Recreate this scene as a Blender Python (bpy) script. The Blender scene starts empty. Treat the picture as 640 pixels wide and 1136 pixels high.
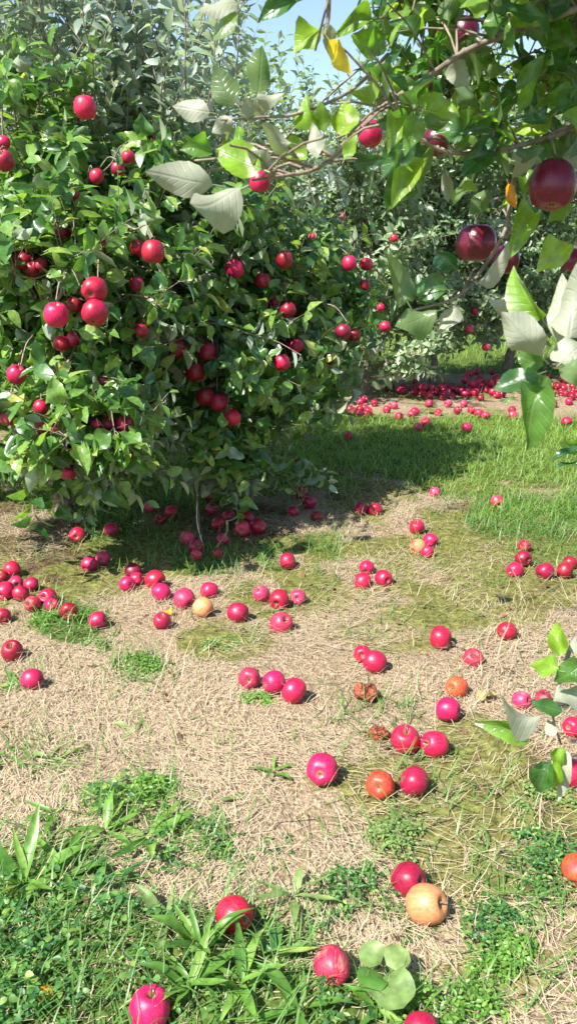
import bpy, math, random
import numpy as np
from mathutils import Vector, Matrix

random.seed(7)
RNG = np.random.default_rng(11)
SC = bpy.context.scene
COL = SC.collection
PI = math.pi

# ------------------------------------------------------------------ camera
FPX, H, PITCH = 890.0, 1.25, math.radians(17.3)      # focal length in photo pixels, eye height, tilt down
CW, CH = 320.0, 568.0
CP, SP = math.cos(PITCH), math.sin(PITCH)
FWD = np.array([0, CP, -SP]); UPV = np.array([0, SP, CP]); RGT = np.array([1.0, 0, 0])
CAM = np.array([0, 0, H])
cam = bpy.data.cameras.new('camera')
cam.sensor_fit = 'VERTICAL'; cam.sensor_height = 24.0; cam.lens = 24.0 * FPX / 1136.0
cam.clip_start = 0.05; cam.clip_end = 2000
cam.dof.use_dof = True; cam.dof.focus_distance = 3.0; cam.dof.aperture_fstop = 9.0
camo = bpy.data.objects.new('camera', cam); COL.objects.link(camo)
camo.location = CAM; camo.rotation_euler = (PI / 2 - PITCH, 0, 0)
SC.camera = camo

# ------------------------------------------------------------------ sky, sun, exposure
SUN = np.array([-0.53, -0.47, 0.84]); SUN /= np.linalg.norm(SUN)
w = bpy.data.worlds.new('World'); SC.world = w; w.use_nodes = True
nt = w.node_tree
sky = nt.nodes.new('ShaderNodeTexSky'); sky.sky_type = 'NISHITA'; sky.sun_disc = False
sky.sun_elevation = math.asin(SUN[2]); sky.sun_rotation = math.atan2(SUN[0], SUN[1])
sky.air_density = 1.0; sky.dust_density = 0.7; sky.ozone_density = 1.0
nt.nodes['Background'].inputs[1].default_value = 0.105
nt.links.new(sky.outputs[0], nt.nodes['Background'].inputs[0])
sl = bpy.data.lights.new('sun', 'SUN'); sl.energy = 5.0; sl.angle = math.radians(0.53); sl.color = (1, 0.95, 0.87)
so = bpy.data.objects.new('sun', sl); COL.objects.link(so)
so.rotation_euler = Vector(SUN).to_track_quat('Z', 'Y').to_euler(); so.location = (-3, -3, 6)
SC.view_settings.view_transform = 'Standard'; SC.view_settings.look = 'None'
SC.view_settings.exposure = 1.28; SC.view_settings.gamma = 1.0
SC.render.engine = 'CYCLES'
try:
    SC.cycles.use_denoising = True
    SC.cycles.denoiser = 'OPENIMAGEDENOISE'
except Exception:
    pass
SC.cycles.max_bounces = 8; SC.cycles.diffuse_bounces = 4; SC.cycles.transmission_bounces = 6

# ------------------------------------------------------------------ pixel <-> place
def ray(px, py):
    return FWD + (px - CW) / FPX * RGT - (py - CH) / FPX * UPV
def at(px, py, Z):
    return CAM + Z * ray(px, py)
def on_plane(px, py, z=0.0):
    r = ray(px, py); return CAM + r * ((z - H) / r[2])
def project(P):
    d = np.asarray(P) - CAM
    Z = d @ FWD
    Zs = np.where(np.abs(Z) < 1e-4, 1e-4, Z)
    return CW + FPX * (d @ RGT) / Zs, CH - FPX * (d @ UPV) / Zs, Z

# ------------------------------------------------------------------ noise
_tab = np.random.default_rng(3).random((256, 256))
def vnoise(x, y):
    x = np.asarray(x, float); y = np.asarray(y, float)
    xi = np.floor(x).astype(int); yi = np.floor(y).astype(int)
    fx = x - xi; fy = y - yi
    fx = fx * fx * (3 - 2 * fx); fy = fy * fy * (3 - 2 * fy)
    a = _tab[xi & 255, yi & 255]; b = _tab[(xi + 1) & 255, yi & 255]
    c = _tab[xi & 255, (yi + 1) & 255]; d = _tab[(xi + 1) & 255, (yi + 1) & 255]
    return (a * (1 - fx) + b * fx) * (1 - fy) + (c * (1 - fx) + d * fx) * fy
def fbm(x, y, o=4):
    s = 0; a = 0.5
    for k in range(o):
        s = s + a * vnoise(np.asarray(x) * 2 ** k + 17.3 * k, np.asarray(y) * 2 ** k + 5.1 * k); a *= 0.5
    return s / (1 - 0.5 ** o)
def gh(x, y):
    x = np.asarray(x, float); y = np.asarray(y, float)
    return (fbm(x * 1.3, y * 1.3, 3) - 0.5) * 0.05 + (vnoise(x * 7, y * 7) - 0.5) * 0.014 + (vnoise(x * 19 + 3, y * 19) - 0.5) * 0.007
def sstep(a, b, x):
    t = np.clip((x - a) / (b - a), 0, 1); return t * t * (3 - 2 * t)

# ------------------------------------------------------------------ materials
def mat(name):
    m = bpy.data.materials.new(name); m.use_nodes = True
    n = m.node_tree.nodes; l = m.node_tree.links
    return m, n, l, n['Principled BSDF']
def N(n, t, **kw):
    o = n.new(t)
    for k, v in kw.items():
        setattr(o, k, v)
    return o
def ramp(n, stops):
    r = n.new('ShaderNodeValToRGB'); e = r.color_ramp.elements
    while len(e) < len(stops): e.new(0.5)
    for i, (p, c) in enumerate(stops):
        e[i].position = p; e[i].color = (*c, 1)
    return r
def leafy(name, stops, back, trans, rough=0.42, spec=0.5, tint=(1.25, 1.25, 0.5), mott=True, vein=False):
    """leaf skin: upper colour from a per-leaf number, paler underside, light passing through"""
    m, n, l, p = mat(name)
    at_ = N(n, 'ShaderNodeAttribute', attribute_name='rnd'); oi = N(n, 'ShaderNodeObjectInfo')
    ad = N(n, 'ShaderNodeMath', operation='ADD'); fr = N(n, 'ShaderNodeMath', operation='FRACT')
    l.new(at_.outputs['Fac'], ad.inputs[0]); l.new(oi.outputs['Random'], ad.inputs[1]); l.new(ad.outputs[0], fr.inputs[0])
    rp = ramp(n, stops); l.new(fr.outputs[0], rp.inputs[0])
    col = rp.outputs[0]
    if mott:
        ge = N(n, 'ShaderNodeNewGeometry'); no = N(n, 'ShaderNodeTexNoise'); no.inputs['Scale'].default_value = 60
        l.new(ge.outputs['Position'], no.inputs['Vector'])
        mr = N(n, 'ShaderNodeMapRange'); mr.inputs[1].default_value = .3; mr.inputs[2].default_value = .7
        mr.inputs[3].default_value = .72; mr.inputs[4].default_value = 1.25; l.new(no.outputs['Fac'], mr.inputs[0])
        mx = N(n, 'ShaderNodeMix', data_type='RGBA', blend_type='MULTIPLY'); mx.inputs[0].default_value = 1
        l.new(col, mx.inputs[6]); l.new(mr.outputs[0], mx.inputs[7]); col = mx.outputs[2]
        bp = N(n, 'ShaderNodeBump'); bp.inputs['Strength'].default_value = .25; bp.inputs['Distance'].default_value = .004
        l.new(no.outputs['Fac'], bp.inputs['Height']); l.new(bp.outputs[0], p.inputs['Normal'])
    if vein:                                              # midrib and side veins, drawn in the leaf's own space
        tc = N(n, 'ShaderNodeTexCoord'); sx = N(n, 'ShaderNodeSeparateXYZ'); l.new(tc.outputs['Object'], sx.inputs[0])
        ab = N(n, 'ShaderNodeMath', operation='ABSOLUTE'); l.new(sx.outputs[0], ab.inputs[0])
        mid = N(n, 'ShaderNodeMapRange'); l.new(ab.outputs[0], mid.inputs[0]); mid.inputs[1].default_value = .022; mid.inputs[2].default_value = .008
        k1 = N(n, 'ShaderNodeMath', operation='MULTIPLY_ADD'); l.new(ab.outputs[0], k1.inputs[0]); k1.inputs[1].default_value = -.8; l.new(sx.outputs[1], k1.inputs[2])
        k2 = N(n, 'ShaderNodeMath', operation='PINGPONG'); l.new(k1.outputs[0], k2.inputs[0]); k2.inputs[1].default_value = .055
        sv = N(n, 'ShaderNodeMapRange'); l.new(k2.outputs[0], sv.inputs[0]); sv.inputs[1].default_value = .013; sv.inputs[2].default_value = .003; sv.inputs[4].default_value = .55
        mxv = N(n, 'ShaderNodeMath', operation='MAXIMUM'); l.new(mid.outputs[0], mxv.inputs[0]); l.new(sv.outputs[0], mxv.inputs[1])
        sc2 = N(n, 'ShaderNodeMath', operation='MULTIPLY'); l.new(mxv.outputs[0], sc2.inputs[0]); sc2.inputs[1].default_value = .13
        mv = N(n, 'ShaderNodeMix', data_type='RGBA'); l.new(sc2.outputs[0], mv.inputs[0]); l.new(col, mv.inputs[6]); mv.inputs[7].default_value = (.34, .40, .18, 1); col = mv.outputs[2]
        b2 = N(n, 'ShaderNodeBump'); b2.inputs['Strength'].default_value = .3; b2.inputs['Distance'].default_value = .004; b2.invert = True
        l.new(mxv.outputs[0], b2.inputs['Height'])
        if mott: l.new(bp.outputs[0], b2.inputs['Normal'])
        l.new(b2.outputs[0], p.inputs['Normal'])
    g2 = N(n, 'ShaderNodeNewGeometry'); mb = N(n, 'ShaderNodeMix', data_type='RGBA')
    l.new(g2.outputs['Backfacing'], mb.inputs[0]); l.new(col, mb.inputs[6]); mb.inputs[7].default_value = (*back, 1)
    l.new(mb.outputs[2], p.inputs['Base Color'])
    p.inputs['Roughness'].default_value = rough; p.inputs['Specular IOR Level'].default_value = spec
    tr = N(n, 'ShaderNodeBsdfTranslucent')
    tm = N(n, 'ShaderNodeMix', data_type='RGBA', blend_type='MULTIPLY'); tm.inputs[0].default_value = 1
    l.new(col, tm.inputs[6]); tm.inputs[7].default_value = (*tint, 1); tm.clamp_result = False
    l.new(tm.outputs[2], tr.inputs['Color'])
    ms = N(n, 'ShaderNodeMixShader'); ms.inputs[0].default_value = trans
    l.new(p.outputs[0], ms.inputs[1]); l.new(tr.outputs[0], ms.inputs[2])
    l.new(ms.outputs[0], n['Material Output'].inputs['Surface'])
    return m

M = {}
M['leaf'] = leafy('leaf_green', [(0, (.032, .095, .026)), (.35, (.070, .175, .036)), (.7, (.145, .275, .052)), (.94, (.24, .36, .08)), (1, (.38, .38, .10))],
                  (.33, .39, .28), .34, .34, .65, (1.7, 1.9, .7))
M['leaf_far'] = leafy('leaf_grey_green', [(0, (.095, .165, .078)), (.5, (.190, .275, .140)), (1, (.31, .39, .225))],
                      (.40, .45, .37), .34, .38, .6, (1.5, 1.7, .7), mott=False)
M['leaf_shoot'] = leafy('leaf_silver_green', [(0, (.13, .20, .14)), (.5, (.24, .32, .25)), (1, (.38, .45, .39))], (.44, .49, .46), .34, .36, .6, (1.4, 1.5, .9), mott=False)
M['leaf_near'] = leafy('leaf_near_green', [(0, (.030, .105, .040)), (.35, (.055, .150, .035)), (.7, (.11, .23, .035)), (1, (.21, .34, .045))],
                       (.15, .22, .09), .46, .27, .7, (1.9, 2.0, .6), vein=True)
M['leaf_lime'] = leafy('leaf_lime', [(0, (.12, .27, .02)), (1, (.24, .38, .03))], (.30, .38, .16), .42, .35, .5, (1.7, 1.7, .6), vein=True)
M['leaf_yellow'] = leafy('leaf_yellow', [(0, (.55, .48, .02)), (1, (.65, .52, .03))], (.55, .47, .10), .40, .4, .4, (1.3, 1.2, .5))
M['leaf_tan'] = leafy('leaf_tan', [(0, (.42, .33, .12)), (1, (.50, .40, .16))], (.45, .36, .15), .25, .5, .3, (1.2, 1.1, .6))
M['leaf_orange'] = leafy('leaf_orange', [(0, (.60, .27, .02)), (1, (.66, .34, .03))], (.55, .30, .06), .40, .4, .4, (1.3, 1.1, .4))
M['leaf_pale'] = leafy('leaf_pale', [(0, (.20, .26, .15)), (1, (.30, .33, .23))], (.33, .35, .27), .34, .45, .4, (1.3, 1.4, .7), vein=True)
M['grass'] = leafy('grass_blade', [(0, (.070, .170, .024)), (.45, (.17, .30, .04)), (.8, (.29, .41, .07)), (1, (.46, .44, .17))],
                   (.18, .30, .06), .36, .45, .4, (1.6, 1.6, .6), mott=False)
M['grass_near'] = leafy('grass_blade_deep', [(0, (.040, .130, .022)), (.5, (.085, .215, .030)), (.85, (.16, .30, .045)), (1, (.36, .36, .12))],
                   (.11, .23, .05), .34, .42, .45, (1.5, 1.7, .6), mott=False)
M['straw'] = leafy('dry_straw', [(0, (.12, .08, .05)), (.25, (.24, .17, .12)), (.6, (.42, .335, .255)), (.87, (.57, .49, .40)), (1, (.72, .65, .56))],
                   (.46, .37, .25), .12, .55, .35, (1.1, 1, .8), mott=False)
M['clover'] = leafy('clover_leaf', [(0, (.030, .105, .032)), (.5, (.060, .175, .040)), (.85, (.12, .25, .05)), (1, (.25, .34, .08))], (.12, .22, .08), .30, .45, .45, (1.6, 1.8, .6))
M['weed'] = leafy('weed_leaf', [(0, (.075, .19, .03)), (.6, (.13, .27, .04)), (1, (.21, .35, .07))], (.20, .30, .11), .34, .42, .5, (1.6, 1.7, .6))
M['moss'] = leafy('moss_blade', [(0, (.09, .085, .022)), (.5, (.17, .155, .035)), (1, (.27, .25, .075))], (.18, .165, .045), .2, .8, .1, (1.2, 1.2, .6), mott=False)
M['weed_pale'] = leafy('weed_leaf_pale', [(0, (.13, .22, .06)), (1, (.22, .30, .10))], (.24, .30, .14), .3, .45, .4, (1.5, 1.5, .7))

def bark(name, c1, c2):
    m, n, l, p = mat(name)
    tc = N(n, 'ShaderNodeNewGeometry'); no = N(n, 'ShaderNodeTexNoise'); no.inputs['Scale'].default_value = 45; no.inputs['Detail'].default_value = 6
    l.new(tc.outputs['Position'], no.inputs['Vector'])
    r = ramp(n, [(.35, c1), (.68, c2)]); l.new(no.outputs['Fac'], r.inputs[0]); l.new(r.outputs[0], p.inputs['Base Color'])
    b = N(n, 'ShaderNodeBump'); b.inputs['Strength'].default_value = .6; b.inputs['Distance'].default_value = .01
    l.new(no.outputs['Fac'], b.inputs['Height']); l.new(b.outputs[0], p.inputs['Normal'])
    p.inputs['Roughness'].default_value = .8
    return m
M['bark'] = bark('bark', (.07, .055, .042), (.21, .175, .135))
M['twig'] = bark('twig_bark', (.13, .095, .07), (.29, .24, .19))
M['stalk'] = bark('stalk', (.16, .12, .05), (.30, .24, .10))

def apple_mat(name, skin, skin2, ground, amount, rough=.34, dark=1.0):
    """streaked skin: two reds in stripes from stem to eye, ground colour showing through, pale pin dots, tan stem hollow"""
    m, n, l, p = mat(name)
    tc = N(n, 'ShaderNodeTexCoord'); oi = N(n, 'ShaderNodeObjectInfo')
    vm = N(n, 'ShaderNodeVectorMath', operation='ADD'); l.new(tc.outputs['Object'], vm.inputs[0])
    sc = N(n, 'ShaderNodeVectorMath', operation='SCALE'); sc.inputs['Scale'].default_value = 37.0
    cb = N(n, 'ShaderNodeCombineXYZ'); l.new(oi.outputs['Random'], cb.inputs[0]); l.new(oi.outputs['Random'], cb.inputs[1])
    l.new(cb.outputs[0], sc.inputs[0]); l.new(sc.outputs[0], vm.inputs[1])
    mp = N(n, 'ShaderNodeMapping'); mp.inputs['Scale'].default_value = (9, 9, 1.1); l.new(vm.outputs[0], mp.inputs['Vector'])
    st = N(n, 'ShaderNodeTexNoise'); st.inputs['Scale'].default_value = 1.0; st.inputs['Detail'].default_value = 4
    l.new(mp.outputs[0], st.inputs['Vector'])
    r1 = ramp(n, [(.36, skin), (.66, skin2)]); l.new(st.outputs['Fac'], r1.inputs[0])
    lo = N(n, 'ShaderNodeTexNoise'); lo.inputs['Scale'].default_value = .75; lo.inputs['Detail'].default_value = 3
    l.new(vm.outputs[0], lo.inputs['Vector'])
    s2 = N(n, 'ShaderNodeMath', operation='MULTIPLY_ADD'); l.new(st.outputs['Fac'], s2.inputs[0]); s2.inputs[1].default_value = .45
    l.new(lo.outputs['Fac'], s2.inputs[2])
    mr = N(n, 'ShaderNodeMapRange'); l.new(s2.outputs[0], mr.inputs[0])
    mr.inputs[1].default_value = .98 - amount; mr.inputs[2].default_value = 1.16 - amount
    mx = N(n, 'ShaderNodeMix', data_type='RGBA'); l.new(mr.outputs[0], mx.inputs[0]); l.new(r1.outputs[0], mx.inputs[6]); mx.inputs[7].default_value = (*ground, 1)
    vo = N(n, 'ShaderNodeTexVoronoi'); vo.inputs['Scale'].default_value = 7.5; l.new(vm.outputs[0], vo.inputs['Vector'])
    r2 = ramp(n, [(.0, (1, 1, 1)), (.085, (1, 1, 1)), (.12, (0, 0, 0))]); l.new(vo.outputs['Distance'], r2.inputs[0])
    dm = N(n, 'ShaderNodeMath', operation='MULTIPLY'); l.new(r2.outputs[0], dm.inputs[0]); dm.inputs[1].default_value = .33
    m2 = N(n, 'ShaderNodeMix', data_type='RGBA'); l.new(dm.outputs[0], m2.inputs[0]); l.new(mx.outputs[2], m2.inputs[6]); m2.inputs[7].default_value = (.62, .36, .22, 1)
    # stem hollow: near the axis and high up, tan
    sx = N(n, 'ShaderNodeSeparateXYZ'); l.new(tc.outputs['Object'], sx.inputs[0])
    le = N(n, 'ShaderNodeVectorMath', operation='LENGTH'); c2 = N(n, 'ShaderNodeCombineXYZ')
    l.new(sx.outputs[0], c2.inputs[0]); l.new(sx.outputs[1], c2.inputs[1]); l.new(c2.outputs[0], le.inputs[0])
    h1 = N(n, 'ShaderNodeMapRange'); l.new(le.outputs['Value'], h1.inputs[0]); h1.inputs[1].default_value = .30; h1.inputs[2].default_value = .10
    h1.inputs[3].default_value = 0; h1.inputs[4].default_value = .8
    m3 = N(n, 'ShaderNodeMix', data_type='RGBA'); l.new(h1.outputs[0], m3.inputs[0]); l.new(m2.outputs[2], m3.inputs[6]); m3.inputs[7].default_value = (.33, .20, .07, 1)
    br = N(n, 'ShaderNodeTexNoise'); br.inputs['Scale'].default_value = 1.5; br.inputs['Detail'].default_value = 5; l.new(vm.outputs[0], br.inputs['Vector'])
    b1_ = N(n, 'ShaderNodeMapRange'); l.new(br.outputs['Fac'], b1_.inputs[0]); b1_.inputs[1].default_value = .66; b1_.inputs[2].default_value = .74; b1_.inputs[4].default_value = .75
    m4 = N(n, 'ShaderNodeMix', data_type='RGBA'); l.new(b1_.outputs[0], m4.inputs[0]); l.new(m3.outputs[2], m4.inputs[6]); m4.inputs[7].default_value = (.17, .06, .03, 1)
    hs = N(n, 'ShaderNodeHueSaturation'); l.new(m4.outputs[2], hs.inputs['Color'])
    hr = N(n, 'ShaderNodeMapRange'); l.new(oi.outputs['Random'], hr.inputs[0]); hr.inputs[3].default_value = .70; hr.inputs[4].default_value = 1.22; l.new(hr.outputs[0], hs.inputs['Value'])
    hh = N(n, 'ShaderNodeMath', operation='MULTIPLY_ADD'); w2 = N(n, 'ShaderNodeTexWhiteNoise', noise_dimensions='1D'); l.new(oi.outputs['Random'], w2.inputs['W'])
    l.new(w2.outputs['Value'], hh.inputs[0]); hh.inputs[1].default_value = .016; hh.inputs[2].default_value = .4915; l.new(hh.outputs[0], hs.inputs['Hue'])
    l.new(hs.outputs[0], p.inputs['Base Color'])
    p.inputs['Roughness'].default_value = rough; p.inputs['Specular IOR Level'].default_value = .5
    rr = N(n, 'ShaderNodeMapRange'); l.new(lo.outputs['Fac'], rr.inputs[0]); rr.inputs[3].default_value = rough - .06; rr.inputs[4].default_value = rough + .2
    l.new(rr.outputs[0], p.inputs['Roughness'])
    bp = N(n, 'ShaderNodeBump'); bp.inputs['Strength'].default_value = .06; bp.inputs['Distance'].default_value = .05
    l.new(st.outputs['Fac'], bp.inputs['Height']); l.new(bp.outputs[0], p.inputs['Normal'])
    return m
M['r'] = apple_mat('apple_red', (.34, .004, .028), (.47, .011, .075), (.54, .12, .12), .0)
M['d'] = apple_mat('apple_dark_and_shaded_red', (.20, .003, .018), (.28, .006, .032), (.34, .04, .05), -.10)  # dark red fruit, and apples in shade with that shade put into the colour
M['m'] = apple_mat('apple_shaded_maroon', (.095, .0015, .018), (.125, .002, .026), (.13, .006, .03), -.14, .25)  # dark red near fruit with the shade under the leaves put into the colour
M['p'] = apple_mat('apple_pink_red', (.40, .012, .055), (.52, .045, .095), (.60, .26, .20), .14, .38)
M['o'] = apple_mat('apple_orange_red', (.50, .045, .02), (.56, .12, .03), (.48, .012, .03), .20, .4)
M['y'] = apple_mat('apple_yellow_peach', (.64, .21, .10), (.70, .33, .13), (.58, .06, .06), .24, .38)
def rot_mat():
    m, n, l, p = mat('apple_rotten')
    tc = N(n, 'ShaderNodeTexCoord'); no = N(n, 'ShaderNodeTexNoise'); no.inputs['Scale'].default_value = 2.6; no.inputs['Detail'].default_value = 7
    l.new(tc.outputs['Object'], no.inputs['Vector'])
    r = ramp(n, [(.3, (.11, .035, .018)), (.5, (.40, .085, .04)), (.72, (.56, .20, .09))]); l.new(no.outputs['Fac'], r.inputs[0])
    l.new(r.outputs[0], p.inputs['Base Color']); p.inputs['Roughness'].default_value = .6
    b = N(n, 'ShaderNodeBump'); b.inputs['Strength'].default_value = .8; b.inputs['Distance'].default_value = .12
    l.new(no.outputs['Fac'], b.inputs['Height']); l.new(b.outputs[0], p.inputs['Normal'])
    return m
M['x'] = rot_mat()

def ground_mat():
    m, n, l, p = mat('orchard_floor')
    ge = N(n, 'ShaderNodeNewGeometry')
    a = N(n, 'ShaderNodeAttribute', attribute_name='cover'); sp = N(n, 'ShaderNodeSeparateColor'); l.new(a.outputs['Color'], sp.inputs[0])
    def noise(s, d=6, stretch=None):
        no = N(n, 'ShaderNodeTexNoise'); no.inputs['Scale'].default_value = s; no.inputs['Detail'].default_value = d
        if stretch:
            mp = N(n, 'ShaderNodeMapping'); mp.inputs['Scale'].default_value = stretch; mp.inputs['Rotation'].default_value = (0, 0, .5)
            l.new(ge.outputs['Position'], mp.inputs[0]); l.new(mp.outputs[0], no.inputs['Vector'])
        else: l.new(ge.outputs['Position'], no.inputs['Vector'])
        return no
    n1 = noise(34, 8); n2 = noise(9, 5); n3 = noise(1, 8, (230, 90, 60))
    straw = ramp(n, [(.30, (.09, .064, .040)), (.5, (.22, .165, .105)), (.7, (.40, .32, .22))]); l.new(n3.outputs['Fac'], straw.inputs[0])
    moss = ramp(n, [(.32, (.065, .066, .022)), (.55, (.145, .15, .042)), (.75, (.23, .23, .075))]); l.new(n1.outputs['Fac'], moss.inputs[0])
    soil = ramp(n, [(.35, (.045, .030, .018)), (.7, (.135, .095, .055))]); l.new(n1.outputs['Fac'], soil.inputs[0])
    gr = ramp(n, [(.35, (.040, .062, .014)), (.7, (.10, .145, .03))]); l.new(n1.outputs['Fac'], gr.inputs[0])
    def fac(ch, k=.9):
        s = N(n, 'ShaderNodeMath', operation='MULTIPLY_ADD'); l.new(n2.outputs['Fac'], s.inputs[0]); s.inputs[1].default_value = k
        l.new(ch, s.inputs[2])
        mr = N(n, 'ShaderNodeMapRange'); l.new(s.outputs[0], mr.inputs[0]); mr.inputs[1].default_value = .5 + k * .32; mr.inputs[2].default_value = .5 + k * .68
        return mr.outputs[0]
    c = straw.outputs[0]
    for ch, rp in ((1, moss), (2, soil), (0, gr)):
        mx = N(n, 'ShaderNodeMix', data_type='RGBA'); l.new(fac(sp.outputs[ch]), mx.inputs[0]); l.new(c, mx.inputs[6]); l.new(rp.outputs[0], mx.inputs[7]); c = mx.outputs[2]
    l.new(c, p.inputs['Base Color']); p.inputs['Roughness'].default_value = .95; p.inputs['Specular IOR Level'].default_value = .15
    b = N(n, 'ShaderNodeBump'); b.inputs['Strength'].default_value = .9; b.inputs['Distance'].default_value = .02
    l.new(n1.outputs['Fac'], b.inputs['Height']); l.new(b.outputs[0], p.inputs['Normal'])
    return m
M['ground'] = ground_mat()

# ------------------------------------------------------------------ object helpers
def mesh(name, V, F, m=None, rnd=None, smooth=True):
    me = bpy.data.meshes.new(name)
    me.from_pydata([tuple(v) for v in V] if not isinstance(V, np.ndarray) else V.tolist(), [], F)
    if smooth: me.polygons.foreach_set('use_smooth', [True] * len(me.polygons))
    if m: me.materials.append(m)
    return me
def mesh_np(name, V, Fs, m, rnd=None):
    """fast mesh: V (n,3); Fs list of int arrays (k, sides)"""
    me = bpy.data.meshes.new(name)
    V = np.asarray(V, np.float32)
    me.vertices.add(len(V)); me.vertices.foreach_set('co', V.ravel())
    idx = np.concatenate([f.ravel() for f in Fs]).astype(np.int32)
    tot = np.concatenate([np.full(len(f), f.shape[1], np.int32) for f in Fs])
    start = np.concatenate([[0], np.cumsum(tot)[:-1]]).astype(np.int32)
    me.loops.add(len(idx)); me.loops.foreach_set('vertex_index', idx)
    me.polygons.add(len(tot)); me.polygons.foreach_set('loop_start', start)
    try: me.polygons.foreach_set('loop_total', tot)
    except Exception: pass
    me.update(calc_edges=True)
    me.polygons.foreach_set('use_smooth', np.ones(len(tot), bool))
    if rnd is not None:
        a = me.attributes.new('rnd', 'FLOAT', 'POINT'); a.data.foreach_set('value', np.asarray(rnd, np.float32))
    me.materials.append(m); me.validate()
    return me
def obj(name, me, parent=None, mw=None):
    o = bpy.data.objects.new(name, me); COL.objects.link(o)
    if parent: o.parent = parent
    if mw is not None: o.matrix_local = mw
    return o
def empty(name, loc, label=None, cat=None, group=None):
    o = bpy.data.objects.new(name, None); COL.objects.link(o); o.location = [float(c) for c in loc]; o.empty_display_size = .1
    tag(o, label, cat, group); return o
def tag(o, label=None, cat=None, group=None, kind=None):
    if label: o['label'] = label
    if cat: o['category'] = cat
    if group: o['group'] = group
    if kind: o['kind'] = kind
    return o
def norm(v):
    v = np.asarray(v, float); return v / (np.linalg.norm(v, axis=-1, keepdims=True) + 1e-9)

class Tubes:
    """bark tubes gathered into one mesh"""
    def __init__(s): s.V = []; s.F = []; s.n = 0
    def add(s, P, r0, r1, sides=5):
        P = np.asarray(P, float); k = len(P)
        T = norm(np.gradient(P, axis=0))
        ref = np.array([0, 0, 1.0]) if abs(T[0][2]) < .9 else np.array([1.0, 0, 0])
        X = norm(np.cross(T, ref)); Y = np.cross(T, X)
        r = np.linspace(r0, r1, k)[:, None, None]
        a = np.arange(sides) * 2 * PI / sides
        ring = P[:, None] + r * (np.cos(a)[None, :, None] * X[:, None] + np.sin(a)[None, :, None] * Y[:, None])
        s.V.append(ring.reshape(-1, 3))
        i = np.arange(k - 1)[:, None] * sides; j = np.arange(sides)[None]; j2 = (j + 1) % sides
        q = np.stack([i + j, i + j2, i + sides + j2, i + sides + j], -1).reshape(-1, 4) + s.n
        s.F.append(q); s.n += k * sides
    def build(s, name, m, parent=None, kind=None):
        if not s.V: return None
        o = obj(name, mesh_np(name, np.concatenate(s.V), [np.concatenate(s.F)], m), parent)
        if kind: o['kind'] = kind
        return o
def curve(P0, P1, sag=0.0, k=6, wob=0.0):
    t = np.linspace(0, 1, k)[:, None]; P0 = np.asarray(P0, float); P1 = np.asarray(P1, float)
    P = P0 + (P1 - P0) * t; P[:, 2] += sag * 4 * (t * (1 - t))[:, 0]
    if wob:
        w_ = RNG.normal(0, wob, (k, 3)); w_[0] = 0; w_[-1] = 0; P = P + w_
    return P
def smooth_line(P, k=4):
    P = np.asarray(P, float); Q = np.concatenate([[2 * P[0] - P[1]], P, [2 * P[-1] - P[-2]]]); out = []
    for i in range(1, len(Q) - 2):
        for t in np.linspace(0, 1, k, endpoint=False):
            a, b, c, d = Q[i - 1], Q[i], Q[i + 1], Q[i + 2]
            out.append(.5 * ((2 * b) + (-a + c) * t + (2 * a - 5 * b + 4 * c - d) * t * t + (-a + 3 * b - 3 * c + d) * t ** 3))
    out.append(P[-1]); return np.array(out)

# ------------------------------------------------------------------ leaf shapes (unit length along +Y, upper side +Z)
def leaf_grid(width, fold, curl, wave, seed, rows=13, shape=None, twist=0.0, petiole=.16):
    """fine leaf: blade of rows x 4 cells with folded midrib, wavy edge and a petiole"""
    r = random.Random(seed); V = []; F = []
    for i in range(rows + 1):
        t = i / rows
        hw = (shape(t) if shape else (math.sin(PI * min(1, t ** .80)) ** .80 * (1 - .22 * t ** 2.5) * 1.04 * (1 + (.025 if i % 2 else -.025)))) * width * .5
        if i == rows: hw = .004
        if i == 0: hw = .012
        y = petiole + (1 - petiole) * t
        zc = -curl * t * t + .05 * math.sin(t * 5 + seed)
        ph = r.random() * 6.3
        for j in (-2, -1, 0, 1, 2):
            s = j / 2; x = s * hw
            z = zc + (.35 * abs(s) + .65 * s * s) * hw * fold + (wave * math.sin(t * 7 + (seed % 7) + (0 if s > 0 else 1.9)) * abs(s) ** 1.5 * hw * 2 if abs(s) > .1 else 0)
            ang = twist * t
            V.append((x * math.cos(ang) - (z - zc) * math.sin(ang), y * (1 - .10 * curl * t), zc + x * math.sin(ang) + (z - zc) * math.cos(ang)))
    for i in range(rows):
        for j in range(4):
            a = i * 5 + j; F.append((a, a + 1, a + 6, a + 5))
    b = len(V)                                        # petiole: a thin three-sided stick
    for (y, z) in ((0, .03), (petiole, .0)):
        for q in range(3):
            V.append((.014 * math.cos(q * 2.1), y, z + .014 * math.sin(q * 2.1)))
    for q in range(3):
        F.append((b + q, b + (q + 1) % 3, b + 3 + (q + 1) % 3, b + 3 + q))
    return np.array(V), F
FINE = [leaf_grid(.50 + .05 * (k % 3), (.25, .8, .45, 1.1, .35, .6)[k], (.15, .35, .05, .5, .28, -.12)[k], .16 + .08 * (k % 3), k + 3, twist=(-.5, .4, .1, .9, -.3, .25)[k]) for k in range(6)]
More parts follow.
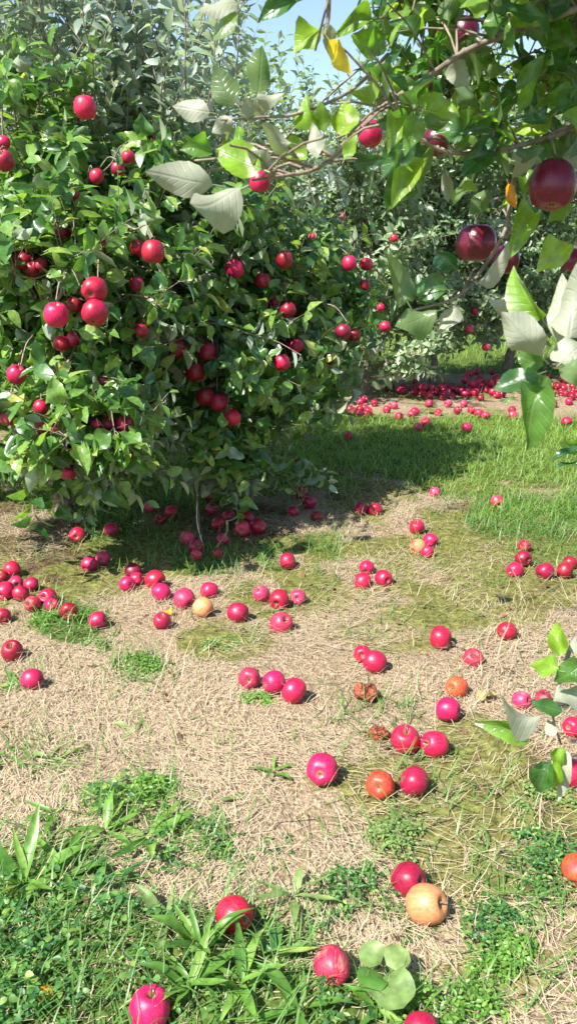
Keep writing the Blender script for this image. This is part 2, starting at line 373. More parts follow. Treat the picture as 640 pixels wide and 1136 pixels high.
# plain leaf for the masses: midrib of four points and two edge points each side
def plain(bend, fold, w, skew):
    ys = (.09, .30, .55, .80, 1.0); m = [(skew * y * y, y * (1 - .08 * bend * y), -bend * y * y) for y in ys]; out = list(m)
    for sg in (-1, 1):
        for (y, hw) in ((.26, .78), (.50, 1.0), (.77, .68)):
            out.append((skew * y * y + sg * w * hw, y * (1 - .08 * bend * y), -bend * y * y + fold * w * hw * (1 + .25 * sg * math.sin(9 * y))))
    return np.array(out)
PV = [plain(.28, .35, .235, .0), plain(.10, .75, .20, -.06), plain(.42, .25, .25, .09)]
PF3 = np.array([(0, 1, 5), (3, 4, 7), (0, 8, 1), (3, 10, 4)]); PF4 = np.array([(1, 2, 6, 5), (2, 3, 7, 6), (8, 9, 2, 1), (9, 10, 3, 2)])
class Leaves:
    def __init__(s): s.B = []; s.Y = []; s.Z = []; s.L = []; s.R = []
    def add(s, B, Y, Z, L, R):
        s.B.append(np.atleast_2d(B)); s.Y.append(np.atleast_2d(Y)); s.Z.append(np.atleast_2d(Z)); s.L.append(np.atleast_1d(L)); s.R.append(np.atleast_1d(R))
    def done(s):
        s.B, s.Y, s.Z = (np.concatenate(a) for a in (s.B, s.Y, s.Z)); s.L, s.R = np.concatenate(s.L), np.concatenate(s.R)
        s.Y = norm(s.Y); s.Z = norm(s.Z - (s.Z * s.Y).sum(1, keepdims=True) * s.Y); s.X = np.cross(s.Y, s.Z); return s
    def keep(s, m):
        for k in 'BYZXLR': setattr(s, k, getattr(s, k)[m])
    def mid(s): return s.B + s.Y * s.L[:, None] * .55
    def mesh(s, name, m, wid=1.0):
        Vs, F3, F4, Rs = [], [], [], []; n0 = 0; n = len(s.B)
        for t in range(3):
            ii = np.arange(t, n, 3)
            if not len(ii): continue
            T = PV[t]; L = s.L[ii][:, None, None]
            V = s.B[ii][:, None] + L * (T[None, :, :1] * wid * s.X[ii][:, None] + T[None, :, 1:2] * s.Y[ii][:, None] + T[None, :, 2:] * s.Z[ii][:, None])
            Vs.append(V.reshape(-1, 3)); off = (np.arange(len(ii)) * 11)[:, None, None] + n0
            F3.append((PF3[None] + off).reshape(-1, 3)); F4.append((PF4[None] + off).reshape(-1, 4)); Rs.append(np.repeat(s.R[ii], 11)); n0 += len(ii) * 11
        return mesh_np(name, np.concatenate(Vs), [np.concatenate(F3), np.concatenate(F4)], m, np.concatenate(Rs))

def twig_leaves(P, LV, n, L0, L1, droop=.25, start=.12, upness=.5, spread=.95, face=.85):
    """leaves set spirally round a twig polyline P"""
    P = np.asarray(P); k = len(P)
    t = np.linspace(start, 1, n) + RNG.normal(0, .02, n); t = np.clip(t, 0, 1) * (k - 1)
    i = np.minimum(t.astype(int), k - 2); f = (t - i)[:, None]
    B = P[i] * (1 - f) + P[i + 1] * f; D = norm(P[i + 1] - P[i])
    ref = np.where(np.abs(D[:, 2:]) < .9, np.array([[0, 0, 1.0]]), np.array([[1.0, 0, 0]]))
    X = norm(np.cross(D, ref)); Yv = np.cross(D, X)
    a = np.arange(n) * 2.4 + RNG.random() * 6.3
    rad = np.cos(a)[:, None] * X + np.sin(a)[:, None] * Yv
    Y = norm(D * .55 + rad * spread + RNG.normal(0, .22, (n, 3))); Y[:, 2] -= droop * RNG.random(n); Y = norm(Y)
    Z = D * face + np.array([0, 0, upness]) + RNG.normal(0, .5, (n, 3))
    L = L0 + (L1 - L0) * RNG.random(n)
    L[-2:] *= .75
    LV.add(B, Y, Z, L, RNG.random(n))

SIZE_MIN = 11.0
def split_visible(LV, most=300, cell=5):
    """which leaves the camera sees largest: front-most in their cell, inside the frame"""
    px, py, Z = project(LV.mid())
    ok = (px > -8) & (px < 648) & (py > -8) & (py < 1140) & (Z > .2)
    size = FPX * LV.L / np.maximum(Z, .1)
    idx = np.where(ok)[0]
    cid = (np.floor(px[idx] / cell).astype(int) + 10) * 1000 + np.floor(py[idx] / cell).astype(int) + 10
    o = np.lexsort((Z[idx], cid)); first = np.ones(len(o), bool); first[1:] = cid[o][1:] != cid[o][:-1]
    vis = idx[o][first]
    face = np.abs((LV.Z[vis] * norm(LV.mid()[vis] - CAM)).sum(1))
    vis = vis[np.argsort(-(size[vis] * (.4 + face)))][:most]
    m = np.zeros(len(LV.B), bool); m[vis] = True
    return m
FINE_ME = {}
def leaf_objects(LV, m, matname, parent, wid=1.0, name='leaf'):
    if matname not in FINE_ME:
        FINE_ME[matname] = [mesh('leaf', V, F, M[matname]) for V, F in FINE]
    inv = parent.matrix_world.inverted() if False else Matrix.Translation(-Vector(parent.location))
    for i in np.where(m)[0]:
        L = LV.L[i]
        mw = Matrix([[LV.X[i][r] * L * wid, LV.Y[i][r] * L, LV.Z[i][r] * L, LV.B[i][r]] for r in range(3)] + [[0, 0, 0, 1]])
        obj(name, FINE_ME[matname][i % 6], parent, inv @ mw)

# ================================================================== SETTING: ground
def blobs(px, py, L):
    s = 0
    for (x, y, rx, ry, wt) in L:
        d = ((px - x) / rx) ** 2 + ((py - y) / ry) ** 2
        s = np.maximum(s, wt * sstep(1.25, .55, d))
    return s
GREEN_NEAR = [(60, 1090, 190, 120, 1), (50, 975, 80, 60, .8), (150, 900, 55, 40, .6), (215, 940, 50, 35, .6), (240, 1080, 130, 80, .95), (340, 1110, 90, 60, .7),
              (490, 1125, 60, 30, .8), (290, 1125, 190, 42, .95), (580, 1085, 60, 40, .45), (560, 960, 50, 40, .4), (610, 1000, 40, 40, .4), (500, 880, 60, 22, .35), (560, 1040, 60, 45, .38), (600, 950, 50, 40, .5), (75, 690, 45, 25, .75), (150, 742, 35, 16, .6), (50, 840, 45, 25, .45),
              (140, 595, 60, 40, .4), (120, 565, 40, 40, .7), (230, 620, 45, 18, .7), (302, 618, 25, 15, .7), (450, 930, 50, 25, .35), (360, 605, 30, 16, .5), (395, 990, 35, 25, .5),
              (620, 610, 60, 25, .45), (40, 520, 90, 40, .7), (200, 520, 130, 26, .7), (600, 575, 90, 30, .7), (205, 545, 50, 25, .6), (420, 800, 60, 26, .28), (25, 755, 30, 15, .5), (470, 835, 50, 16, .45)]
def masks(x, y):
    """green, moss, soil amounts of the orchard floor, straw where none"""
    z = np.zeros_like(x)
    px, py, Z = project(np.stack([x, y, z], -1))
    n1 = fbm(x * 1.7 + 9, y * 1.7, 4); n2 = fbm(x * 3.7 + 40, y * 3.7 + 8, 4)
    infront = (Z > .8)
    far = sstep(4.35, 4.95, y + .35 * sstep(.5, 1.6, x) + (n2 - .5) * 1.3) * sstep(7.0, 6.55, y + (n1 - .5) * .7) * (.35 + .65 * sstep(-.35, .25, x + (n2 - .5) * .8))
    far = np.maximum(far, sstep(9.0, 9.6, y + (n1 - .5) * 1.2))
    far = np.maximum(far, .55 * sstep(4.0, 4.4, y + (n2 - .5) * 1.2) * sstep(7.0, 6.5, y) * sstep(.9, 1.4, x))
    near = np.where(infront, blobs(px, py, GREEN_NEAR), 0)
    off = sstep(.55, .75, n1) * .7 * ((y < 1.0) | (np.abs(x) > 2.2))
    g = np.clip(np.maximum.reduce([far, near * (.55 + .9 * n2), off]), 0, 1)
    moss = sstep(.41, .58, fbm(x * 2.3 + 70, y * 2.3 + 31, 4)) * (1 - g)
    moss = np.maximum(moss, np.where(infront, blobs(px, py, [(440, 700, 80, 30, .55), (60, 640, 110, 30, .75), (250, 710, 60, 30, .7), (520, 600, 70, 25, .6), (590, 870, 40, 30, .5),
                        (370, 860, 30, 24, .8), (230, 530, 130, 22, .8), (520, 850, 50, 28, .5), (470, 650, 60, 30, .5)]) * (.4 + n2), 0))
    yb = y + (n1 - .5) * 1.6 + (n2 - .5) * .7; band = sstep(2.3, 3.3, yb) * sstep(5.0, 4.4, y)
    moss = np.maximum(moss, band * sstep(.36, .58, fbm(x * 3.1 + 5, y * 3.1 + 77, 4)) * .95)
    soil = np.where(infront, blobs(px, py, [(60, 565, 160, 28, .8), (240, 580, 100, 30, .75), (20, 600, 60, 20, .6), (590, 665, 50, 24, .4), (600, 1080, 80, 60, .5)]) * (.35 + n1), 0)
    soil = np.maximum(soil, sstep(.62, .74, fbm(x * 2.9 + 11, y * 2.9 + 63, 4)) * .8)
    return g, np.clip(moss, 0, 1), np.clip(soil, 0, 1) * (1 - .6 * g)

def build_ground():
    def axis(a, b, step, lo, hi):
        mid = np.arange(a, b + step / 2, step); out = []; d = step; v = b
        while v < hi: d *= 1.25; v += d; out.append(v)
        pre = []; d = step; v = a
        while v > lo: d *= 1.25; v -= d; pre.append(v)
        return np.concatenate([pre[::-1], mid, out])
    xs = axis(-2.2, 3.4, .03, -400, 400); ys = axis(.7, 7.6, .03, -60, 900)
    X, Y = np.meshgrid(xs, ys); g, mo, so_ = masks(X, Y)
    V = np.stack([X, Y, gh(X, Y)], -1).reshape(-1, 3); nx, ny = len(xs), len(ys)
    i = (np.arange(ny - 1)[:, None] * nx + np.arange(nx - 1)[None]); F = np.stack([i, i + 1, i + nx + 1, i + nx], -1).reshape(-1, 4)
    me = mesh_np('ground', V, [F], M['ground'])
    a = me.attributes.new('cover', 'FLOAT_COLOR', 'POINT')
    c = np.stack([g, mo, so_, np.ones_like(g)], -1).reshape(-1).astype(np.float32); a.data.foreach_set('color', c)
    tag(obj('ground', me), 'orchard floor of matted straw, moss and grass between the tree rows', 'ground', kind='structure')
build_ground()

# ------------------------------------------------------------------ strands: straw and grass
def strands(name, B, ang, lean, length, width, arch, m, rnd, seg=3, label=None, cat=None):
    """ribbons of SEG cells from base B; ANG heading, LEAN from flat (0) to upright (pi/2), ARCH bends them over"""
    n = len(B); t = np.linspace(0, 1, seg + 1)
    D = np.stack([np.cos(ang), np.sin(ang), np.zeros(n)], -1); S = np.stack([-np.sin(ang), np.cos(ang), np.zeros(n)], -1)
    P = []; cur = B.copy(); P.append(cur)
    for k in range(seg):
        a = lean - arch * (k + .5) / seg
        cur = cur + (length / seg)[:, None] * (D * np.cos(a)[:, None] + np.array([0, 0, 1.0]) * np.sin(a)[:, None] + S * (RNG.normal(0, .13, n))[:, None]); P.append(cur)
    V = []
    for k in range(seg + 1):
        ww = (width * (1 - .85 * t[k] ** 2))[:, None] * .5
        V.append(P[k] - S * ww); V.append(P[k] + S * ww)
    V = np.stack(V, 1)                                   # n, 2(seg+1), 3
    lowest = gh(V[..., 0], V[..., 1]) + .002
    V[..., 2] = np.maximum(V[..., 2], lowest)
    nv = 2 * (seg + 1); q = np.array([(2 * k, 2 * k + 1, 2 * k + 3, 2 * k + 2) for k in range(seg)])
    F = (q[None] + (np.arange(n) * nv)[:, None, None]).reshape(-1, 4)
    o = obj(name, mesh_np(name, V.reshape(-1, 3), [F], m, np.repeat(rnd, nv)))
    return tag(o, label, cat, kind='stuff')
def scatter(n, x0, x1, y0, y1, prob):
    x = RNG.uniform(x0, x1, n); y = RNG.uniform(y0, y1, n)
    k = RNG.random(n) < prob(x, y); x, y = x[k], y[k]
    return np.stack([x, y, gh(x, y)], -1)
def flow(x, y):
    return fbm(x * 1.1 + 3, y * 1.1 + 50, 3) * 9.0
def straw_prob(x, y):
    g, mo, so_ = masks(x, y); inf = np.abs(x) < .50 * y + .35
    return inf * np.clip(1 - .80 * g - .74 * mo - .35 * so_ * (1 - g), .05, 1) * np.where(y > 4.4, .6, 1) * (.10 + 1.1 * sstep(.36, .60, fbm(x * 4.2 + 2, y * 4.2 + 9, 4)))
B = scatter(185000, -2.0, 2.6, .8, 4.6, straw_prob); n = len(B); B[:, 2] += RNG.random(n) ** 2 * .014
strands('dry_grass', B, flow(B[:, 0], B[:, 1]) + RNG.normal(0, .75, n) + PI * (RNG.random(n) < .5), np.abs(RNG.normal(.10, .16, n)), RNG.uniform(.015, .045, n) + RNG.random(n) ** 4 * .10, RNG.uniform(.0009, .0024, n),
        RNG.normal(.25, .3, n), M['straw'], RNG.random(n), 3, 'matted pale dry grass clippings spread over the orchard floor', 'dry grass')
def tall_prob(x, y):
    px, py, Z = project(np.stack([x, y, 0 * x], -1))
    return np.clip(blobs(px, py, [(590, 670, 55, 30, 1), (560, 740, 60, 50, .8), (430, 600, 60, 40, .35), (450, 1060, 110, 60, .55), (580, 1090, 90, 60, .6), (60, 600, 60, 25, .5), (380, 580, 40, 30, .5), (600, 910, 60, 40, .5)]), .05, 1) * (np.abs(x) < .42 * y + .2)
B = scatter(11000, -1.6, 2.2, 1.0, 4.6, tall_prob); n = len(B)
strands('dry_grass', B, RNG.random(n) * 6.3, RNG.uniform(.3, 1.25, n), RNG.uniform(.05, .14, n), RNG.uniform(.0011, .0024, n), RNG.uniform(.3, 1.3, n), M['straw'], RNG.random(n), 4,
        'loose standing wisps of bleached dry grass among the fallen apples', 'dry grass')
B = scatter(17000, -3, 5, 4.4, 9.3, lambda x, y: np.clip(1 - masks(x, y)[0], .05, 1) * (np.abs(x) < .42 * y + .3)); n = len(B)
strands('dry_grass', B, RNG.random(n) * 6.3, np.abs(RNG.normal(.15, .2, n)), RNG.uniform(.06, .2, n), RNG.uniform(.002, .004, n), RNG.normal(.3, .3, n), M['straw'], RNG.random(n), 2,
        'tan dry grass strip in front of the far row of trees', 'dry grass')
B = scatter(110000, -2, 2.6, .9, 5.2, lambda x, y: np.clip(masks(x, y)[1] * 1.1 + .05, 0, 1) * (np.abs(x) < .42 * y + .2)); n = len(B)
strands('moss', B, RNG.random(n) * 6.3, RNG.uniform(.2, 1.4, n), RNG.uniform(.008, .026, n), RNG.uniform(.0018, .004, n), RNG.uniform(0, .8, n), M['moss'], RNG.random(n), 1,
        'olive moss and stubble showing through the straw', 'moss')
def green_prob(x, y):
    g = masks(x, y)[0]; return np.clip(g * 1.25 - .15, .0, 1) * (np.abs(x) < .42 * y + .25)
B = scatter(42000, -2, 3.6, 3.9, 7.2, green_prob); n = len(B)
strands('grass', B, RNG.random(n) * 6.3, RNG.uniform(.5, 1.35, n), RNG.uniform(.035, .10, n), RNG.uniform(.003, .0055, n), RNG.uniform(.2, 1.2, n), M['grass'], RNG.random(n) ** 1.2, 3,
        'lush green grass in the lane beyond the fallen apples', 'grass')
B = scatter(30000, -5, 9, 7.2, 16, green_prob); n = len(B)
strands('grass', B, RNG.random(n) * 6.3, RNG.uniform(.6, 1.4, n), RNG.uniform(.08, .2, n), RNG.uniform(.005, .009, n), RNG.uniform(.2, 1.2, n), M['grass'], RNG.random(n) ** 1.2, 2,
        'bright green grass under the far row of apple trees', 'grass')
B = scatter(60000, -1.6, 1.9, .8, 4.3, lambda x, y: np.clip(masks(x, y)[0] * .9 - .08 + .20 * sstep(.54, .70, fbm(x * 6 + 21, y * 6 + 5, 3)), .012, 1) * (np.abs(x) < .42 * y + .2)); n = len(B)
strands('grass', B, RNG.random(n) * 6.3, RNG.uniform(.35, 1.3, n), RNG.uniform(.04, .12, n), RNG.uniform(.0022, .0048, n), RNG.uniform(.2, 1.3, n), M['grass_near'], RNG.random(n), 3,
        'fresh green grass blades sprouting through the straw', 'grass')

# ------------------------------------------------------------------ clover and small herbs
def herb(B, L, up, LV, tri=True):
    """three round leaflets on each point"""
    n = len(B); a0 = RNG.random(n) * 6.3; tilt = RNG.normal(0, .35, (n, 2))
    for k in range(3 if tri else 1):
        a = a0 + k * 2.09 + RNG.normal(0, .15, n)
        Y = np.stack([np.cos(a), np.sin(a), .15 + RNG.normal(0, .25, n)], -1)
        Z = np.stack([tilt[:, 0], tilt[:, 1] - .15, np.ones(n)], -1)
        LV.add(B, Y, Z, L * RNG.uniform(.8, 1.2, n), RNG.random(n))
def clover_prob(x, y):
    px, py, Z = project(np.stack([x, y, 0 * x], -1))
    return blobs(px, py, [(70, 1085, 170, 90, 1), (30, 1010, 60, 45, .6), (200, 1110, 60, 40, .6), (150, 895, 48, 30, .35), (400, 1125, 60, 22, .5), (130, 1010, 60, 40, .25)]) * (.15 + 1.2 * sstep(.35, .6, fbm(x * 6, y * 6, 3)))
B = scatter(9000, -1.0, .8, .9, 2.3, clover_prob); B[:, 2] += RNG.uniform(.012, .055, len(B)); LV = Leaves(); herb(B, .0155, .5, LV); LV.done(); LV.L *= RNG.uniform(.5, 1.35, len(LV.L))
tag(obj('clover', LV.mesh('clover', M['clover'], 1.3)), 'low mat of dark green clover in the corner by the strap-leaved weeds', 'clover', kind='stuff')

B = scatter(1500, -1.6, 2.0, 1.0, 4.8, lambda x, y: (np.abs(x) < .40 * y + .1) * .35); n = len(B); B[:, 2] += .012
LV = Leaves(); a = RNG.random(n) * 6.3; LV.add(B, np.stack([np.cos(a), np.sin(a), RNG.normal(0, .2, n)], -1), np.array([0, 0, 1.0]) + RNG.normal(0, .4, (n, 3)), RNG.uniform(.012, .034, n), RNG.random(n)); LV.done()
M['litter'] = leafy('brown_litter', [(0, (.07, .04, .025)), (.6, (.17, .10, .055)), (1, (.30, .21, .11))], (.22, .16, .10), .1, .7, .2)
tag(obj('leaf_litter', LV.mesh('leaf_litter', M['litter'])), 'small brown crumbs of dead leaves scattered in the straw', 'leaf litter', kind='stuff')
HERBS = [(75, 690, .11, 'bright fine-leaved green clump beside the heap of apples under the trees', 'weed'),
         (150, 742, .085, 'small vivid green clump alone on the straw below the row of apples', 'weed'),
         (146, 896, .13, 'low ferny green clump at the edge of the bare straw', 'weed'),
         (212, 945, .12, 'dark ferny green clump beside a single pale blade on straw', 'clover'),
         (388, 992, .085, 'ferny blue-green clump between two apples near the round-leaved plant', 'clover'),
         (535, 1028, .10, 'soft green clump standing in grey straw beyond the yellow apple', 'clover'),
         (563, 1055, .075, 'yellow-green small-leaved clump touching the soft green clump', 'weed'),
         (606, 955, .12, 'feathery green clump near a cut-off orange apple', 'clover'),
         (500, 1118, .11, 'leafy green clump cut by the lower border on grey straw', 'weed'),
         (432, 935, .085, 'scattered light green sprig just above the purple-red apple', 'weed_pale'),
         (585, 880, .07, 'thin green sprig beside the hanging leaves', 'weed_pale'),
         (240, 715, .05, 'tiny green sprig on moss under the single small apple', 'weed_pale'),
         (290, 780, .04, 'tiny green sprig just below three apples in a line', 'weed'),
         (110, 715, .06, 'dull green sprig just below a lone apple', 'weed_pale')]
for (px, py, r, lab, mk) in HERBS:
    c = on_plane(px, py); e = empty('leafy_plant', (c[0], c[1], gh(c[0], c[1])), lab, 'plant', 'small leafy clumps on the straw')
    LV = Leaves(); k = int(90 + 9000 * r * r)
    sub = RNG.normal(0, .5, (5, 2)) * r * (1.2, .8); q = sub[RNG.integers(0, 5, k)] + RNG.normal(0, .26, (k, 2)) * r; z = np.maximum(.008, (1 - (q ** 2).sum(1) / r ** 2) * r * .36) * RNG.uniform(.3, 1.1, k)
    herb(np.stack([q[:, 0], q[:, 1], z], -1), .0125, .5, LV); LV.done()
    o = obj('foliage', LV.mesh('foliage', M[mk], 1.05), e); o['kind'] = 'stuff'

# ------------------------------------------------------------------ broad strap-leaved weeds
STRAP = [leaf_grid(.135 + .035 * k, .35, .25 + .2 * (k % 3), .10, 20 + k, rows=8, shape=lambda t: (.35 + .65 * math.sin(PI * min(1, .12 + t * .8))) * (1 - t ** 5), petiole=.08, twist=(.3, -.3, .1, .5)[k]) for k in range(4)]
STRAP_ME = {mk: [mesh('leaf', V, F, M[mk]) for V, F in STRAP] for mk in ('weed', 'weed_pale', 'clover')}
ROSETTES = [(28, 985, .17, 7, 1.1, 'weed', 'tall strap-leaved weed at the border above the clover'),
            (70, 975, .15, 5, .55, 'weed', 'strap-leaved weed with one long bright blade pointing to bare straw'),
            (222, 1056, .105, 9, 1.1, 'weed', 'big upright bright strap-leaved weed next to the half-hidden red apple'),
            (212, 1100, .11, 8, .9, 'weed', 'strap-leaved weed crowding the apple at the lower border'),
            (268, 1098, .11, 8, .9, 'weed', 'strap-leaved weed between the two grass-bound apples, full of long blades'),
            (305, 1066, .10, 7, .7, 'clover', 'dark strap-leaved weed between the upright weed and the crimson apple by the round leaves'),
            (185, 1030, .10, 6, .9, 'weed_pale', 'pale strap-leaved weed left of the half-hidden red apple'),
            (325, 1002, .10, 6, .7, 'weed_pale', 'pale green rosette at the straw edge above the crimson apple by the round leaves'),
            (335, 1122, .10, 7, .7, 'weed', 'strap-leaved weed at the lower border below the crimson apple by the round leaves'),
            (165, 935, .12, 6, .6, 'weed', 'spreading strap-leaved weed between the two ferny clumps'),
            (118, 930, .11, 6, .6, 'weed', 'small strap-leaved weed below the low ferny clump'),
            (150, 812, .10, 4, .25, 'weed_pale', 'flat yellow-green rosette lying open on bare straw'),
            (56, 842, .12, 7, .35, 'weed_pale', 'flat grey-green broad-leaved rosette near the picture edge on straw'),
            (12, 840, .08, 4, .4, 'weed', 'little dark rosette cut by the picture edge beside the grey-green one'),
            (240, 900, .10, 4, .25, 'weed_pale', 'thin dull rosette half buried in straw'),
            (303, 862, .08, 5, .5, 'weed', 'small fresh rosette on open straw near the lone red apple'),
            (257, 948, .075, 2, .15, 'weed_pale', 'single pair of pale blades lying flat on straw'),
            (20, 760, .09, 5, .45, 'weed', 'rosette tucked under the round pinkish-red apple near the edge'),
            (60, 905, .10, 5, .5, 'weed', 'small rosette among thin grass above the tall edge weed'),
            (105, 1000, .12, 6, .5, 'clover', 'dark rosette where the clover begins'),
            (420, 1118, .10, 6, .6, 'weed', 'low rosette under the round-leaved plant')]
for (px, py, L, n, up, mk, lab) in ROSETTES:
    c = on_plane(px, py); e = empty('broadleaf_weed', (c[0], c[1], gh(c[0], c[1])), lab, 'plant', 'strap-leaved weeds in the grass')
    a0 = random.random() * 6.3
    for k in range(n):
        a = a0 + k * 2.4 + random.uniform(-.3, .3); el = min(1.35, up * random.uniform(.75, 1.3)) - .03 * k
        Y = np.array([math.cos(a) * math.cos(el), math.sin(a) * math.cos(el), math.sin(el)]); Z = np.array([0, 0, 1.0]) + RNG.normal(0, .15, 3)
        Z = norm(Z - Y * (Z @ Y)) if el < 1.3 else norm(np.cross(Y, [math.sin(a), -math.cos(a), 0])); X = np.cross(Y, Z); l_ = L * random.uniform(.7, 1.15)
        obj('leaf', STRAP_ME[mk][k % 4], e, Matrix([[X[r] * l_, Y[r] * l_, Z[r] * l_, (0, 0, .004)[r]] for r in range(3)] + [[0, 0, 0, 1]]))
# round-leaved plant
ROUND = [leaf_grid(.95, .12, .12, .08, 31 + k, rows=7, shape=lambda t: math.sin(PI * min(1, t * .93 + .035)) ** .55, petiole=.1) for k in range(2)]
rme = [mesh('leaf', V, F, M['weed_pale'] if k else M['weed']) for k, (V, F) in enumerate(ROUND)]
c = on_plane(423, 1082); e = empty('round_leaved_plant', (c[0], c[1], gh(c[0], c[1])), 'low plant of four round grey-green leaves beside a crimson apple', 'plant')
for (bx, by, tx, ty, h0, h1, k) in [(426, 1073, 452, 1052, .035, .055, 1), (424, 1072, 402, 1046, .035, .06, 1), (424, 1078, 403, 1093, .03, .045, 0), (426, 1080, 445, 1112, .03, .05, 1)]:
    a = on_plane(bx, by, h0); b = on_plane(tx, ty, h1); Y = b - a; l_ = np.linalg.norm(Y); Y /= l_; Z = np.array([-.2, -.35, 1]); Z = norm(Z - Y * (Z @ Y)); X = np.cross(Y, Z)
    lo = a - np.array(e.location); obj('leaf', rme[k], e, Matrix([[X[r] * l_, Y[r] * l_, Z[r] * l_, lo[r]] for r in range(3)] + [[0, 0, 0, 1]]))
T = Tubes(); T.add(curve((0, 0, 0), (.005, .012, .035), 0, 4), .003, .002); T.build('stem', M['stalk'], e)

# ================================================================== TREES
def in_ball(c, r):
    v = norm(RNG.normal(0, 1, 3)); return np.array(c) + v * np.array(r) * (RNG.uniform(.25, 1) ** .5)
def grow(base, height, lobes, nsub, ntw, nleaf, L0, L1, shoots=0, shoot_h=(.4, .9), shoot_top=None, trunk_r=.045, limb_n=None, droop=.25):
    """trunk, limbs to each lobe, side branches into the lobe, twigs with leaves; returns trunk tubes, limb list, twig tubes, leaves"""
    base = np.array(base, float); LV = Leaves(); tw = Tubes(); tr = Tubes(); limbs = []
    top = base + np.array([RNG.normal(0, .06), RNG.normal(0, .06), height])
    TP = curve(base - np.array([0, 0, .05]), top, 0, 8, .02); tr.add(TP, trunk_r, trunk_r * .45, 8)
    wsum = sum(np.prod(l[1]) ** (2 / 3) for l in lobes)
    for (c, r) in lobes:
        c = np.array(c); r = np.array(r)
        h = np.clip((c[2] - base[2]) * .55, .25, height * .95); st = TP[np.argmin(np.abs(TP[:, 2] - base[2] - h))]
        LP = curve(st, c, .06, 7, .02); lt = Tubes(); lt.add(LP, trunk_r * .5, trunk_r * .22, 6); limbs.append(lt)
        ns = max(4, int(nsub * np.prod(r) ** (2 / 3) / wsum))
        for s in range(ns):
            tgt = in_ball(c, r); st2 = LP[RNG.integers(2, 7)]
            SPn = curve(st2, tgt, RNG.normal(.03, .04), 6, .018); tw.add(SPn, trunk_r * .17, .0028, 4)
            for q in range(ntw):
                k = RNG.integers(1, 6); b = SPn[k]; out = norm(b - c + RNG.normal(0, .25, 3)) + norm(SPn[-1] - SPn[0]) * .5 + RNG.normal(0, .4, 3)
                out[2] += .25; e_ = b + norm(out) * RNG.uniform(.12, .30); P = curve(b, e_, RNG.normal(0, .02), 4)
                tw.add(P, .0026, .0014, 3); twig_leaves(P, LV, RNG.integers(nleaf - 3, nleaf + 3), L0, L1, droop)
            twig_leaves(SPn, LV, nleaf // 2, L0, L1, droop, .4)
    for s in range(shoots):
        c, r = shoot_top[RNG.integers(len(shoot_top))] if shoot_top else lobes[RNG.integers(len(lobes))]
        b = np.array(c) + np.array([RNG.uniform(-1, 1) * r[0], RNG.uniform(-1, 1) * r[1], r[2] * RNG.uniform(.0, .6)])
        hh = RNG.uniform(*shoot_h); P = curve(b, b + np.array([RNG.normal(0, .26) * hh, RNG.normal(0, .26) * hh, hh * RNG.uniform(.8, 1)]), 0, 7, .014)
        tw.add(P, .0040, .0016, 4)
        if not hasattr(LV, 'S'): LV.S = Leaves()
        twig_leaves(P, LV.S, int(hh * 31), L0 * .85, L1 * .9, .1, .03, .45, .8)
    LV.done(); LV.S.done() if hasattr(LV, 'S') else None; return tr, limbs, tw, LV
def plant(name, base, label, parts, group, matl, indiv, apples=()):
    tr, limbs, tw, LV = parts
    e = empty(name, base, label, 'tree', group); off = -np.array(base, float)
    def shift(t): t.V = [v + off for v in t.V]; return t
    shift(tr).build('trunk', M['bark'], e)
    for l in limbs: shift(l).build('branch', M['bark'], e)
    shift(tw).build('twigs', M['twig'], e, 'stuff')
    if len(apples):                                       # fruit is not buried: clear leaves hanging right in front of it
      for LV_ in (LV, LV.S):
        px, py, Z = project(LV_.mid()); k = np.ones(len(px), bool)
        for (ax, ay, aZ, ar, keepf) in apples:
            d = np.hypot(px - ax, py - ay); hit = (d < ar * .8 + (1 - keepf * 1.6) * .36 * FPX * LV_.L / np.maximum(Z, .5)) & (Z < aZ + .04) & (RNG.random(len(px)) > .04 + keepf * .25); k &= ~hit
        LV_.keep(k)
    if indiv:
        m = split_visible(LV, indiv); leaf_objects(LV, m, matl, e); LV.keep(~m)
    LV.B = LV.B + off
    o = obj('foliage', LV.mesh('foliage', M[matl]), e); o['kind'] = 'stuff'
    LV.S.B = LV.S.B + off; o = obj('shoot_leaves', LV.S.mesh('shoot_leaves', M['leaf_shoot'], .85), e); o['kind'] = 'stuff'
    return e

